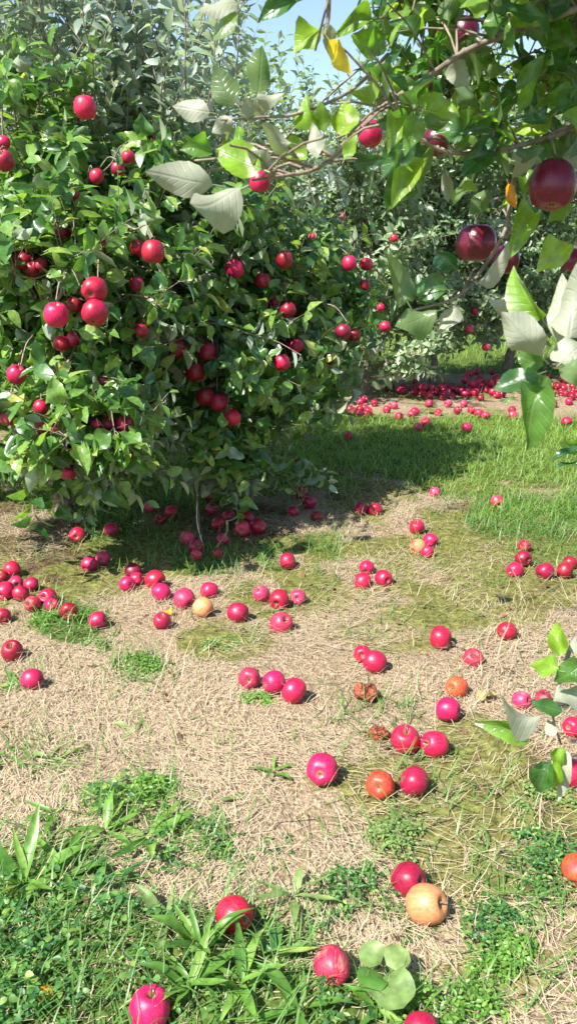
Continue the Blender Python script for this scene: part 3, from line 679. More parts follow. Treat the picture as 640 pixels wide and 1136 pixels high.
# hanging apples: photo centre, width in pixels, skin (d also for shade), nearest/furthest depth for its tree, how hidden, label
N1, N2, NB, NR, NC = (2.75, 3.2), (3.7, 4.3), (6.3, 6.75), (1.0, 1.9), (8.0, 8.3)
HANG = [
 (95, 119, 25, 'r', N1, .05, 'highest bright crimson apple on the near tree'),
 (4, 158, 15, 'r', N1, .1, 'lit apple cut by the picture edge, upper of a pair high on the near tree'),
 (5, 178, 22, 'd', N1, .1, 'shaded dark apple cut by the picture edge, lower of the high edge pair'),
 (107, 196, 16, 'r', N1, .2, 'small red apple of the little group below the highest one'),
 (131, 187, 15, 'd', N1, .25, 'dark red apple beside the small one in the group below the highest'),
 (142, 174, 9, 'r', N1, .3, 'small red apple at the top of the group below the highest'),
 (82, 217, 12, 'p', N1, .3, 'small pinkish apple alone high on the near tree'),
 (167, 150, 9, 'r', N2, .2, 'tiny red apple in the gap between the near tree and the sky shoots'),
 (70, 255, 19, 'd', N1, .15, 'dark apple in leaves straight above the bunch of three'),
 (26, 289, 20, 'd', N1, .08, 'dark red apple near the edge, left of the lit bunch, with a twin behind'),
 (36, 298, 17, 'd', N1, .25, 'shaded twin tucked behind the dark apple near the edge'),
 (46, 294, 11, 'p', N1, .1, 'small pink apple beside the dark pair near the edge'),
 (104, 321, 28, 'r', N1, 0, 'lit red apple with its eye facing out, top of the bunch of three'),
 (63, 349, 28, 'r', N1, 0, 'round lit apple at the outer side of the bunch of three'),
 (105, 347, 30, 'r', N1, 0, 'largest lit apple of the bunch, directly under the one with the eye'),
 (83, 338, 17, 'd', N1, .1, 'shaded apple in the middle between the three lit ones'),
 (69, 381, 19, 'r', N1, .08, 'red apple just under the bunch of three, partly behind leaves'),
 (82, 376, 14, 'r', N1, .2, 'smaller apple pressed against the one just under the bunch'),
 (154, 275, 18, 'd', N1, .2, 'dark apple deep in leaves to the right of the dark top apple'),
 (116, 274, 11, 'd', N1, .35, 'small dark apple above the apple with its eye showing'),
 (152, 315, 16, 'd', N1, .2, 'dark apple to the right of the bunch, level with its top'),
 (158, 367, 14, 'd', N1, .3, 'small dark apple low to the right of the bunch'),
 (170, 279, 26, 'd', N1, .05, 'large apple high at the inner side of the near tree'),
 (199, 318, 17, 'd', N2, .2, 'deep red apple in shade below the large inner one'),
 (261, 298, 20, 'r', N2, .03, 'glossy red-purple apple alone in the middle of the second tree'),
 (292, 311, 18, 'd', N2, .15, 'red apple partly veiled by leaves to the right of the glossy one'),
 (316, 288, 19, 'd', N2, .15, 'very dark apple at the top right of the second tree'),
 (303, 336, 15, 'r', N2, .25, 'small red apple above the arching shoot'),
 (319, 344, 18, 'd', N2, .15, 'dark red apple right beside the small one above the arching shoot'),
 (196, 386, 26, 'd', N2, .3, 'shadowed apple under the near tree bulge, upper of the dark cluster'),
 (230, 390, 22, 'd', N2, .35, 'shadowed apple beside the upper one of the dark cluster'),
 (216, 412, 24, 'd', N2, .25, 'shadowed apple in the middle of the dark cluster'),
 (227, 440, 25, 'd', N2, .15, 'large shadowed apple low in the dark cluster'),
 (242, 446, 21, 'd', N2, .2, 'shadowed apple leaning on the large low one in the dark cluster'),
 (258, 463, 19, 'r', N2, 0, 'round bright apple caught by sun in the dark lower part of the second tree'),
 (313, 402, 18, 'r', N2, .08, 'red apple under the arching shoot on the shaded side'),
 (318, 384, 16, 'd', N2, .2, 'dark apple just above the red one under the arching shoot'),
 (328, 384, 17, 'r', N2, .1, 'red apple at the outer edge of the second tree, low down'),
 (323, 343, 15, 'd', N2, .2, 'dark apple outermost beside the pair above the arching shoot'),
 (19, 416, 21, 'r', N1, .08, 'red apple low near the picture edge, standing clear of others'),
 (46, 452, 17, 'r', N1, .15, 'upper of two stacked apples low on the near tree'),
 (47, 475, 18, 'r', N1, .15, 'lower of two stacked apples low on the near tree'),
 (62, 477, 15, 'd', N1, .3, 'dark apple beside the lower of the two stacked ones'),
 (9, 465, 11, 'p', N1, .2, 'small pink apple lowest near the picture edge'),
 (75, 525, 13, 'r', N1, .1, 'small red apple hanging lowest on the drooping leafy tip'),
 (106, 472, 14, 'p', N1, .1, 'pink-lit apple at the outer end of the low shadowed row'),
 (120, 471, 19, 'd', N1, .1, 'shadowed apple second in the low row under the near tree'),
 (138, 470, 19, 'd', N1, .15, 'shadowed apple third in the low row under the near tree'),
 (116, 424, 10, 'd', N1, .35, 'tiny dark apple in leaves between the bunch and the low row'),
 (387, 292, 17, 'r', N2, 0, 'bright apple of the pair in the gap between the second tree and far row'),
 (407, 293, 15, 'r', N2, .08, 'smaller apple on the outer side of the gap pair'),
 (405, 316, 11, 'd', N2, .2, 'small dark apple below the gap pair'),
 (380, 367, 18, 'd', N2, .05, 'purple-red apple of the lower pair at the second tree edge'),
 (393, 372, 14, 'd', N2, .2, 'darker apple tucked behind in the lower pair at the tree edge'),
 (364, 399, 12, 'd', N2, .3, 'dark apple lowest at the right edge of the second tree'),
 (427, 362, 14, 'r', NB, .1, 'red apple of the far row showing beside grey-green near leaves'),
 (422, 341, 9, 'r', NB, .1, 'small red apple above the one beside grey-green near leaves'),
 (437, 264, 9, 'r', NB, .05, 'tiny bright apple alone high in the far row'),
 (346, 262, 8, 'p', NB, .1, 'tiny pale apple in the far row above the gap pair'),
 (380, 240, 8, 'd', NB, .1, 'tiny dark apple in the far row above the outer gap apple'),
 (520, 365, 9, 'p', NC, .1, 'small orange apple low in the far row under the hanging grey-green leaves'),
 (539, 385, 9, 'p', NC, .1, 'orange apple beside the dark far trunk'),
 (526, 345, 9, 'd', NC, .1, 'dark small apple in shade of the far row crown'),
]
NEAR_APPLES = [
 (613, 205, 52, 'm', 'large very dark shaded apple near the picture edge on the overhanging branch'),
 (527, 269, 45, 'm', 'glossy purple-red apple at the end of the hanging twig'),
 (561, 288, 30, 'm', 'deep red apple half behind the glossy purple one'),
 (484, 157, 30, 'm', 'dark purple apple behind teal leaves in the middle of the overhanging branch'),
 (411, 148, 28, 'r', 'red apple behind leaves at the outer part of the overhanging branch'),
 (515, 34, 34, 'm', 'dark apple under the thin bare twig at the top of the picture'),
 (288, 201, 24, 'r', 'red apple behind the pale twig tip, outermost on the overhanging branch'),
 (636, 288, 30, 'm', 'dark apple cut by the picture edge above the big pale leaves'),
]
DI = .076
def apple_depth(d, lim, s='r'): return float(np.clip(FPX * DI / d + (.08 if s == 'd' and lim is N2 else -.12 if s == 'd' and lim is N1 else 0), *lim))
clear = {'1': [], '2': [], 'b': []}
for (px, py, d, s, lim, hid, lab) in HANG:
    Z = apple_depth(d, lim, s); clear['1' if lim is N1 else '2' if lim is N2 else 'b'].append((px, py, Z, d / 2, hid))
CL_ALL = clear['1'] + clear['2'] + clear['b']

def lobe(px, py, Z, r, q=(1, 1, 1)): return (at(px, py, Z), np.array(q, float) * r)
# near tree
lob1 = [lobe(105, 335, 3.45, .52), lobe(20, 250, 3.6, .55), lobe(130, 215, 3.75, .45), lobe(60, 425, 3.25, .33, (1.1, 1, .8)), lobe(-70, 340, 3.7, .6), lobe(45, 185, 3.8, .40),
        lobe(165, 400, 3.55, .30, (1, 1, .9)), lobe(78, 495, 3.05, .15, (1, 1, .9)), lobe(-60, 210, 4.0, .5), lobe(140, 525, 3.2, .07, (1, 1, 1.3)),
        lobe(205, 235, 3.75, .40), lobe(215, 300, 3.9, .32), lobe(10, 460, 3.5, .28), lobe(80, 515, 3.3, .16, (1.3, 1, .8)), lobe(170, 300, 3.7, .36), lobe(60, 340, 3.1, .34), lobe(110, 460, 3.4, .26)]
b1 = np.array([-1.18, 4.05, gh(-1.18, 4.05)])
t1 = grow(b1, 1.5, lob1, 185, 8, 9, .078, .13, 130, (.5, 1.05), [lobe(30, 100, 3.8, .6), lobe(125, 165, 3.9, .4), lobe(190, 190, 3.9, .3), lobe(-60, 90, 4.0, .5)], .055)
e1 = plant('apple_tree', b1, 'near apple tree heavy with red fruit, sunlit leaves, filling one side', t1, 'apple trees of the orchard', 'leaf', 300, CL_ALL)
lob2 = [lobe(262, 352, 4.15, .50), lobe(228, 440, 4.00, .42, (1, 1, .8)), lobe(322, 410, 4.35, .36), lobe(305, 300, 4.50, .40), lobe(205, 290, 4.55, .45), lobe(270, 480, 4.05, .28, (1.2, 1, .7)),
        lobe(370, 340, 4.85, .36), lobe(350, 430, 4.65, .25), lobe(255, 525, 3.85, .08, (1.4, 1, 1))]
b2 = np.array([-.28, 4.55, gh(-.28, 4.55)])
t2 = grow(b2, 1.3, lob2, 140, 8, 9, .072, .12, 30, (.3, .6), [lobe(250, 250, 4.85, .45), lobe(190, 230, 4.65, .35), lobe(320, 280, 4.75, .35)], .05)
SH = smooth_line([at(200, 352, 3.85), at(235, 356, 3.75), at(275, 370, 3.68), at(305, 378, 3.66), at(334, 394, 3.66)], 4)
t2[2].add(SH, .005, .002, 5); X_ = Leaves(); twig_leaves(SH, X_, 26, .06, .09, .3, .15); X_.done()
for k in 'BYZXLR': setattr(t2[3].S, k, np.concatenate([getattr(t2[3].S, k), getattr(X_, k)]))
e2 = plant('apple_tree', b2, 'second apple tree, its lower half in deep shade, casting the dark patch on grass', t2, 'apple trees of the orchard', 'leaf', 300, CL_ALL)

# far row: several trees from shared variants
def far_variant(seed, low):
    global RNG
    RNG = np.random.default_rng(seed)
    lb = [((0, 0, 1.25), (.75, .75, .55)), ((-.45, .1, .85), (.5, .5, .45)), ((.45, -.15, .8), (.5, .5, .45)), ((.1, -.4, 1.6), (.5, .45, .5)), ((-.2, .3, 1.9), (.5, .5, .45)), ((.35, .2, 2.1), (.4, .4, .4)), ((-.35, -.25, 2.2), (.4, .4, .4))]
    if low: lb += [((-.5, -.4, .45), (.4, .35, .3)), ((.3, -.5, .42), (.4, .3, .3))]
    return grow((0, 0, 0), 1.7, lb, 120, 7, 8, .075, .12, 60, (.5, 1.15), [((0, 0, 2.0), (.7, .6, .4))], .055)
VAR = []
for sd, low in ((101, True), (102, False), (103, True)):
    tr, limbs, tw, LV = far_variant(sd, low)
    for k in 'BYZXLR': setattr(LV, k, np.concatenate([getattr(LV, k), getattr(LV.S, k)]))
    root = None
    VAR.append(dict(trunk=tr, limbs=limbs, tw=tw, LV=LV, me=None))
def far_tree(v, loc, rz, s, label):
    d = VAR[v]; e = empty('apple_tree', loc, label, 'tree', 'apple trees of the orchard'); e.rotation_euler = (0, 0, rz); e.scale = (s, s, s)
    if d['me'] is None:
        a = d['trunk'].build('trunk', M['bark'], e); bs = [l.build('branch', M['bark'], e) for l in d['limbs']]; t = d['tw'].build('twigs', M['twig'], e, 'stuff')
        f = obj('foliage', d['LV'].mesh('foliage', M['leaf_far']), e); f['kind'] = 'stuff'; d['me'] = [a] + bs + [t, f]
    else:
        for o in d['me']:
            c = o.copy(); COL.objects.link(c); c.parent = e
    return e
FAR = [(0, 405, 7.9, .4, .95, 'far-row apple tree with leaves down to the ground behind the second tree'),
       (2, 290, 8.5, 2.1, 1.05, 'far-row apple tree showing tall shoots against the sky above the second tree'),
       (1, 165, 8.2, 3.3, 1.12, 'far-row apple tree whose bluish shoots stand between near tree and sky'),
       (2, 60, 7.6, 5.1, 1.1, 'far-row apple tree mostly hidden behind the near tree'),
       (1, 480, 8.7, 1.0, 1.05, 'far-row apple tree above the heaped apples, behind the overhanging branch'),
       (1, 562, 9.1, 4.0, 1.05, 'far-row apple tree with dark trunk over the bright grass gap'),
       (0, 668, 9.3, 2.6, 1.05, 'far-row apple tree at the picture edge behind the big pale leaves'),
       (2, 790, 8.8, .2, 1.0, 'far-row apple tree last in line beyond the picture edge'),
       (0, -175, 4.6, 1.7, .95, 'apple tree at the picture edge just behind the near tree, added to shade the ground')]  # last one added for its shadow on the ground behind the near tree
for (v, px, Z, rz, s, lab) in FAR:
    X = (px - 320) / FPX * Z; Yg = (Z * 1.0 - H * SP) / CP
    far_tree(v, (X, Yg, gh(X, Yg)), rz, s, lab)
for k, px in enumerate((60, 150, 250, 345, 440, 530, 610, 700)):
    Z = 14.5 + (k % 3) * .8; X = (px - 320) / FPX * Z
    e = far_tree(k % 3, (X, Z / CP, 0), k * 1.3, 1.1, 'apple tree of the row behind the far row, seen only through its gaps'); e['group'] = 'trees of the hindmost row'
for k in range(14):
    Z = 21 + (k % 2) * 1.5; X = -9 + k * 1.5
    e = far_tree(k % 3, (X, Z, 0), k * 2.3, 1.15, 'apple tree of the row behind the far row, seen only through its gaps'); e['group'] = 'trees of the hindmost row'
RNG = np.random.default_rng(77)

# ------------------------------------------------------------------ right-hand tree: trunk out of view, branches reaching in
bR = np.array([1.75, 1.75, gh(1.75, 1.75)])
eR = empty('apple_tree', bR, 'apple tree whose leafy branches hang in close to the viewer from above', 'tree', 'apple trees of the orchard')
offR = -bR
def rel(t): t.V = [v + offR for v in t.V]; return t
T = Tubes(); TRK = curve(bR - np.array([0, 0, .05]), bR + np.array([-.08, .05, 2.1]), 0, 9, .015); T.add(TRK, .06, .03, 9); rel(T).build('trunk', M['bark'], eR)
NB_ = [ # photo polyline with depths; the first point is out of frame and joins the trunk
  [(760, -60, 1.35), (660, 0, 1.28), (582, 30, 1.22), (520, 55, 1.18), (470, 88, 1.15), (420, 122, 1.12), (388, 158, 1.08), (351, 187, 1.05), (314, 195, 1.02), (280, 200, 1.0)],
  [(760, 120, 1.4), (660, 135, 1.3), (615, 150, 1.25), (560, 165, 1.2), (500, 170, 1.15), (462, 150, 1.12), (440, 125, 1.1)],
  [(740, 180, 1.45), (640, 160, 1.36), (585, 172, 1.32), (568, 205, 1.3), (560, 255, 1.3), (530, 305, 1.28), (505, 330, 1.25), (455, 345, 1.22)],
  [(800, 300, .95), (700, 380, .88), (640, 402, .83), (611, 405, .80)],
  [(760, 620, 1.3), (680, 660, 1.22), (640, 705, 1.18), (625, 742, 1.15), (613, 792, 1.13), (622, 826, 1.15)],
  [(560, -160, 1.0), (430, -90, .95), (372, -30, .92), (364, 20, .92), (360, 40, .92)],
  [(520, -120, 1.0), (380, -40, .92), (320, -12, .88), (268, 0, .86)],
  [(430, 60, 1.16), (390, 100, 1.1), (331, 126, 1.04), (290, 130, 1.02), (245, 133, 1.0)],
  [(800, 420, 1.5), (700, 470, 1.4), (648, 492, 1.35)],
  [(760, 10, 1.5), (640, 40, 1.42), (560, 25, 1.4), (480, 20, 1.38), (420, 20, 1.35)],
  [(760, 60, 1.6), (640, 100, 1.5), (570, 110, 1.45), (500, 110, 1.42), (450, 100, 1.4)],
  [(800, -60, 1.7), (660, -20, 1.6), (590, -5, 1.55), (500, -10, 1.5), (440, 40, 1.5)]]
LINES = []
for i, b in enumerate(NB_):
    P = np.array([at(x, y, z) for x, y, z in b])
    if i not in (7,):
        j = np.argmin(np.abs(TRK[:, 2] - P[0][2] + .15)); P = np.concatenate([[TRK[j]], [(TRK[j] * .4 + P[0] * .6) + np.array([0, 0, .05])], P])
    P = smooth_line(P, 4); LINES.append(P); T = Tubes(); T.add(P, (.0072 if i != 7 else .0026), .0015, 7); rel(T).build('branch', M['twig'], eR)
# leaves placed one by one: base, tip (photo pixels), depth, side towards viewer (t top, u underside), skin
G, Lm, Pa, Ye, Or, Tl = 'leaf_near', 'leaf_lime', 'leaf_pale', 'leaf_yellow', 'leaf_orange', 'leaf_near'
HL = [(240,126,194,118,1.0,'u',Pa,1),(262,126,296,120,1.0,'u',Pa,1.1),(262,126,240,74,1.0,'u',G,1.2),(286,112,290,56,1.0,'u',G,.9),(279,110,312,108,1.0,'u',Pa,1),(262,129,236,147,1.0,'u',Pa,1),
 (265,134,264,170,1.0,'t',Lm,.7),(330,160,285,151,1.02,'u',Pa,1),(276,204,211,247,.97,'u',Pa,1.15),(250,208,162,188,1.0,'u',Pa,.75),(242,168,205,158,1.0,'t',G,1.2),(300,192,236,164,.98,'t',Lm,1.1),
 (306,190,274,166,1.0,'u',Pa,1),(350,152,335,106,1.05,'t',Lm,1.1),(360,152,354,113,1.05,'t',G,1),(385,157,379,110,1.06,'t',Lm,1),(346,178,307,161,1.03,'t',G,1),(352,182,349,138,1.02,'u',Pa,.7),
 (380,182,394,148,1.05,'t',Lm,.9),(385,184,428,176,1.06,'t',G,.8),(272,1,219,16,.86,'u',Pa,.9),(263,4,239,50,.86,'u',G,1.1),(346,-6,288,6,.88,'t',G,.9),(362,26,326,56,.92,'t',Lm,1.1),
 (361,38,387,80,.92,'t',Ye,.8),(361,18,369,62,.91,'u',Pa,.7),(412,122,405,77,1.12,'t',Lm,1),(405,18,412,67,1.3,'t',G,1),(420,24,374,19,1.3,'t',G,1),(502,60,517,100,1.17,'u',Pa,1.05),
 (463,140,420,132,1.1,'t',G,1.15),(461,146,424,190,1.1,'t',G,1.0),(476,166,432,212,1.13,'t',G,.75),(456,190,431,237,1.15,'t',G,1),(541,150,482,146,1.14,'t',G,.8),(466,126,461,91,1.14,'t',Lm,1),
 (551,160,514,192,1.18,'t',G,1),(560,170,557,128,1.2,'t',Lm,.8),(601,166,558,187,1.22,'u',Pa,.8),(613,150,578,131,1.24,'t',Lm,1),(568,112,602,58,1.25,'t',G,.7),(620,96,636,28,1.27,'t',G,.8),
 (642,112,602,107,1.28,'t',Lm,1),(572,132,592,84,1.24,'t',Lm,.6),(562,199,571,230,1.28,'t',Or,.75),(516,186,509,238,1.2,'u',G,.8),(590,182,577,214,1.28,'t',G,1),(642,150,629,192,1.25,'u',Pa,.8),
 (642,222,606,246,1.3,'t',G,1),(511,304,480,273,1.25,'t',G,1),(530,322,557,282,1.24,'u',Pa,.75),(508,331,488,375,1.22,'u',Pa,.75),(502,322,450,320,1.22,'t',G,1),(492,342,438,364,1.2,'u',G,.9),
 (456,342,430,298,1.2,'u',G,.9),(607,362,567,308,.82,'t',Lm,1.05),(628,392,641,298,.84,'u',Pa,.9),(584,352,543,334,.9,'u',Pa,.7),(609,405,560,352,.80,'u',Pa,.8),(622,396,627,308,.86,'u',Pa,.6),
 (618,406,654,374,.8,'u',Pa,1),(613,408,662,413,.8,'u',G,1),(607,408,573,394,.82,'t',G,1.1),(607,412,546,431,.84,'t',G,1),(602,420,578,480,.84,'t',G,1.1),(576,440,552,446,1.0,'u',G,.6),(611,412,588,454,.86,'t',G,.8),
 (646,493,610,509,1.32,'t',G,.8),(650,502,618,490,1.33,'t',G,.8),(648,466,631,481,1.34,'t',G,.9),(650,512,612,517,1.33,'t',G,.5),(626,746,586,733,1.12,'t',Lm,1.15),(622,736,617,688,1.13,'t',Lm,.8),
 (626,723,658,716,1.14,'u',Pa,1),(650,736,613,758,1.13,'t',G,.9),(651,756,616,780,1.14,'u',Pa,.9),(609,794,543,800,1.08,'u',Pa,.95),(629,791,591,780,1.12,'t',G,.9),(598,813,536,803,1.11,'t',G,.7),
 (615,820,608,799,1.12,'u',Pa,1.2),(626,825,613,852,1.13,'t',Lm,.9),(613,838,591,882,1.12,'t',G,.9),(619,838,611,880,1.12,'t',Lm,.7),(631,823,620,887,1.13,'u',Pa,.5),
 (638,262,596,300,1.2,'t',G,.9),(600,232,560,262,1.32,'t',G,.9),(545,205,520,240,1.3,'u',G,.8),(490,185,500,225,1.25,'u',Pa,.6),(640,60,600,20,1.3,'t',G,1),(585,30,560,-15,1.25,'t',G,1)]
sets = {}
for (x0, y0, x1, y1, Z, side, mk, wd) in HL:
    a = at(x0, y0, Z); b = at(x1, y1, Z + random.uniform(-.03, .03)); Y = b - a; L = np.linalg.norm(Y) * 1.02; Y = Y / np.linalg.norm(Y)
    Zv = norm(CAM - a) * (1 if side == 't' else -1) + np.array([-.35, 0, .45]) * (1 if side == 't' else -.7) + RNG.normal(0, .22, 3)
    s = sets.setdefault((mk, round(wd, 1)), Leaves()); s.add(a, Y, Zv, L, RNG.random(1))
for (mk, wd), s in sets.items():
    s.done(); leaf_objects(s, np.ones(len(s.B), bool), mk, eR, wid=wd)
# more leaves along the same branches, kept off the open view below
GL = Leaves()
for i, P in enumerate(LINES):
    if i in (3, 4, 5, 6, 7, 8): continue
    for q in range({0: 34, 1: 34, 2: 10, 9: 56, 10: 56, 11: 60}[i]):
        k = RNG.integers(9, len(P) - 1); d = RNG.normal(0, 1, 3); d[2] = abs(d[2]) * .5 + (.1 if i > 8 else -.05); e_ = P[k] + norm(d) * RNG.uniform(.06, .16)
        Q = curve(P[k], e_, .01, 4); T = Tubes(); T.add(Q, .0022, .0014, 4); rel(T).build('twig', M['twig'], eR)
        twig_leaves(Q, GL, RNG.integers(3, 6), .048, .074, .35, .35)
GL.done(); px, py, Z = project(GL.mid())
keep = ((py < 235) & (px > 380 + .35 * py)) & (Z > .85)
for (ax, ay, d, *_r) in NEAR_APPLES:
    keep &= ~((np.hypot(px - ax, py - ay) < d * .62) & (RNG.random(len(px)) > .06))
GL.keep(keep); m = split_visible(GL, 205, 4); leaf_objects(GL, m, 'leaf_near', eR, wid=.88)
GL.keep(~m)
# crown of the same tree, beside the frame and added unseen overhead to shade the branch
OV = Leaves(); tw = Tubes()
def crown_twigs(n, lo, hi):
    for q in range(n):
        b = RNG.uniform(lo, hi); e_ = b + norm(RNG.normal(0, 1, 3) + np.array([-.3, 0, .3])) * RNG.uniform(.15, .3)
        Q = curve(b, e_, .01, 4); tw.add(Q, .0026, .0014, 3); twig_leaves(Q, OV, 10, .065, .10, .3)
crown_twigs(95, (-.12, .70, 1.74), (.65, 1.45, 2.3)); crown_twigs(60, (.4, .9, 1.75), (1.0, 1.75, 2.3)); crown_twigs(150, (.95, .9, .9), (2.3, 2.6, 2.5))
for (x, y, z) in [(-.35, .8, 2.0), (.0, 1.1, 1.9), (.1, .6, 2.1), (.25, 1.15, 1.95), (.6, 1.4, 1.9), (.8, 1.2, 2.15), (1.2, 1.3, 1.4), (1.4, 2.2, 2.0), (2.1, 1.7, 1.9)]:
    T = Tubes(); T.add(curve(TRK[6], (x, y, z), .1, 8, .02), .014, .004, 6); rel(T).build('branch', M['bark'], eR)
OV.done(); px, py, Z = project(OV.mid())
OV.keep(~((px > -60) & (px < 690) & (py > -40) & (Z > .1)))
for k in 'BYZXLR': setattr(OV, k, np.concatenate([getattr(OV, k), getattr(GL, k)]))
OV.B = OV.B + offR
o = obj('foliage', OV.mesh('foliage', M['leaf_near']), eR); o['kind'] = 'stuff'
pxs = tw.V; kp = []
o = rel(tw).build('twigs', M['twig'], eR, 'stuff')

# ================================================================== APPLES
PROF = [(0, .52), (.05, .53), (.11, .60), (.20, .73), (.32, .835), (.46, .865), (.62, .80), (.77, .655), (.89, .45), (.97, .20), (1, -.06), (.96, -.33), (.86, -.57), (.71, -.75), (.55, -.86), (.40, -.90), (.29, -.89), (.19, -.83), (.09, -.76), (0, -.74)]
def apple_body(seed, seg=22, rot=False):
    r = random.Random(seed); ph = r.random() * 6.3; asym = r.uniform(.02, .12); el = r.uniform(.92, 1.12); lob = r.uniform(.03, .075)
    V = []; F = []
    rings = PROF[1:-1]
    V.append((0, 0, PROF[0][1]))
    for (rr, z) in rings:
        for k in range(seg):
            a = 2 * PI * k / seg; low = max(0, -z) ; f = 1 + lob * math.cos(5 * a + ph) * (.25 + low) + asym * math.cos(a + ph)
            zz = z * el + asym * .8 * math.cos(a + ph) * rr
            if rot:
                f *= 1 + .10 * math.sin(3 * a + z * 4 + ph) + .06 * math.sin(7 * a - z * 9); zz = zz * .55 + .10 * math.sin(4 * a + ph)
            V.append((rr * f * math.cos(a), rr * f * math.sin(a), zz))
    V.append((0, 0, PROF[-1][1] * (.55 if rot else 1)))
    for k in range(seg): F.append((0, 1 + k, 1 + (k + 1) % seg))
    for i in range(len(rings) - 1):
        for k in range(seg):
            a = 1 + i * seg; F.append((a + k, a + seg + k, a + seg + (k + 1) % seg, a + (k + 1) % seg))
    l_ = len(V) - 1; a = 1 + (len(rings) - 1) * seg
    for k in range(seg): F.append((a + k, l_, a + (k + 1) % seg))
    return V, F
BODY = {}
def body_me(style, k):
    if (style, k) not in BODY:
        V, F = apple_body(50 + k + (9 if style == 'x' else 0), 22, style == 'x'); BODY[(style, k)] = mesh('apple', V, F, M[style])
    return BODY[(style, k)]
T = Tubes(); T.add(smooth_line([(0, 0, .45), (.03, .01, .75), (.10, .03, 1.05), (.20, .05, 1.22)], 2), .055, .035, 6); T.add([(.17, .045, 1.20), (.24, .06, 1.27)], .05, .06, 6)
STEM = mesh_np('stem', np.concatenate(T.V), [np.concatenate(T.F)], M['bark'])
T = Tubes()
for k in range(5):
    a = k * 2 * PI / 5; T.add([(.03 * math.cos(a), .03 * math.sin(a), -.73), (.10 * math.cos(a), .10 * math.sin(a), -.83), (.09 * math.cos(a + .4), .09 * math.sin(a + .4), -.90)], .035, .012, 4)
CALYX = mesh_np('calyx', np.concatenate(T.V), [np.concatenate(T.F)], M['bark'])
NAP = 0
def apple(pos, D, style, axis, label, group, parts=3):
    """AXIS: which way the stem end points"""
    global NAP
    ax = norm(axis); ref = np.array([.3, .9, .2]) if abs(ax[2]) > .8 else np.array([0, 0, 1.0]); X = norm(np.cross(ref, ax)); X2 = np.cross(ax, X); a = random.random() * 6.3
    X, X2 = math.cos(a) * X + math.sin(a) * X2, -math.sin(a) * X + math.cos(a) * X2
    s = D / 2
    o = obj('apple' if style != 'x' else 'rotten_apple', body_me(style, NAP % 9), None, Matrix([[X[r] * s, X2[r] * s, ax[r] * s, pos[r]] for r in range(3)] + [[0, 0, 0, 1]]))
    tag(o, label, 'apple', group); NAP += 1
    if parts & 1: obj('stem', STEM, o)
    if parts & 2: obj('calyx', CALYX, o)
    return o
for (px, py, d, s, lim, hid, lab) in HANG:
    Z = apple_depth(d, lim, s); P = at(px, py, Z)
    ax = np.array([random.gauss(0, .3), random.gauss(0, .3), 1.0])
    if 'eye' in lab and 'its eye' in lab: ax = np.array([.1, .9, .35])
    D = float(np.clip(d * Z / FPX, .055, .09)); tree = e1 if lim is N1 else e2 if lim is N2 else None
    if tree:                                              # the spur it hangs on, back into the crown
        tip = P + norm(ax) * D * .60; core = np.array(tree.location) + np.array([0, 0, 1.1]); back = norm(core - tip) * .28 + np.array([random.uniform(-.06, .06), .05, .10])
        T = Tubes(); T.add(smooth_line([tip, tip + np.array([0, .01, .03]) + back * .25, tip + back * .6, tip + back], 3), .0022, .0042, 5); T.V = [v - np.array(tree.location) for v in T.V]; T.build('spur', M['twig'], tree)
    apple(P, D, s, ax, lab, 'apples hanging on the trees')
for (px, py, d, s, lab) in NEAR_APPLES:
    Z = float(np.clip(FPX * .072 / d, *NR)); P = at(px, py, Z)
    apple(P, d * Z / FPX, s, (random.gauss(0, .12), random.gauss(0, .12), 1), lab, 'apples hanging on the trees')
    tip = P + np.array([0, 0, d * Z / FPX * .58]); LP = np.concatenate(LINES); j = LP[np.argmin(np.linalg.norm(LP - tip, axis=1) + (LP[:, 2] < tip[2]) * .3)]
    T = Tubes(); T.add(smooth_line([tip, tip * .6 + j * .4 + np.array([0, 0, .012]), j], 5), .0016, .0022, 5); rel(T).build('spur', M['twig'], eR)

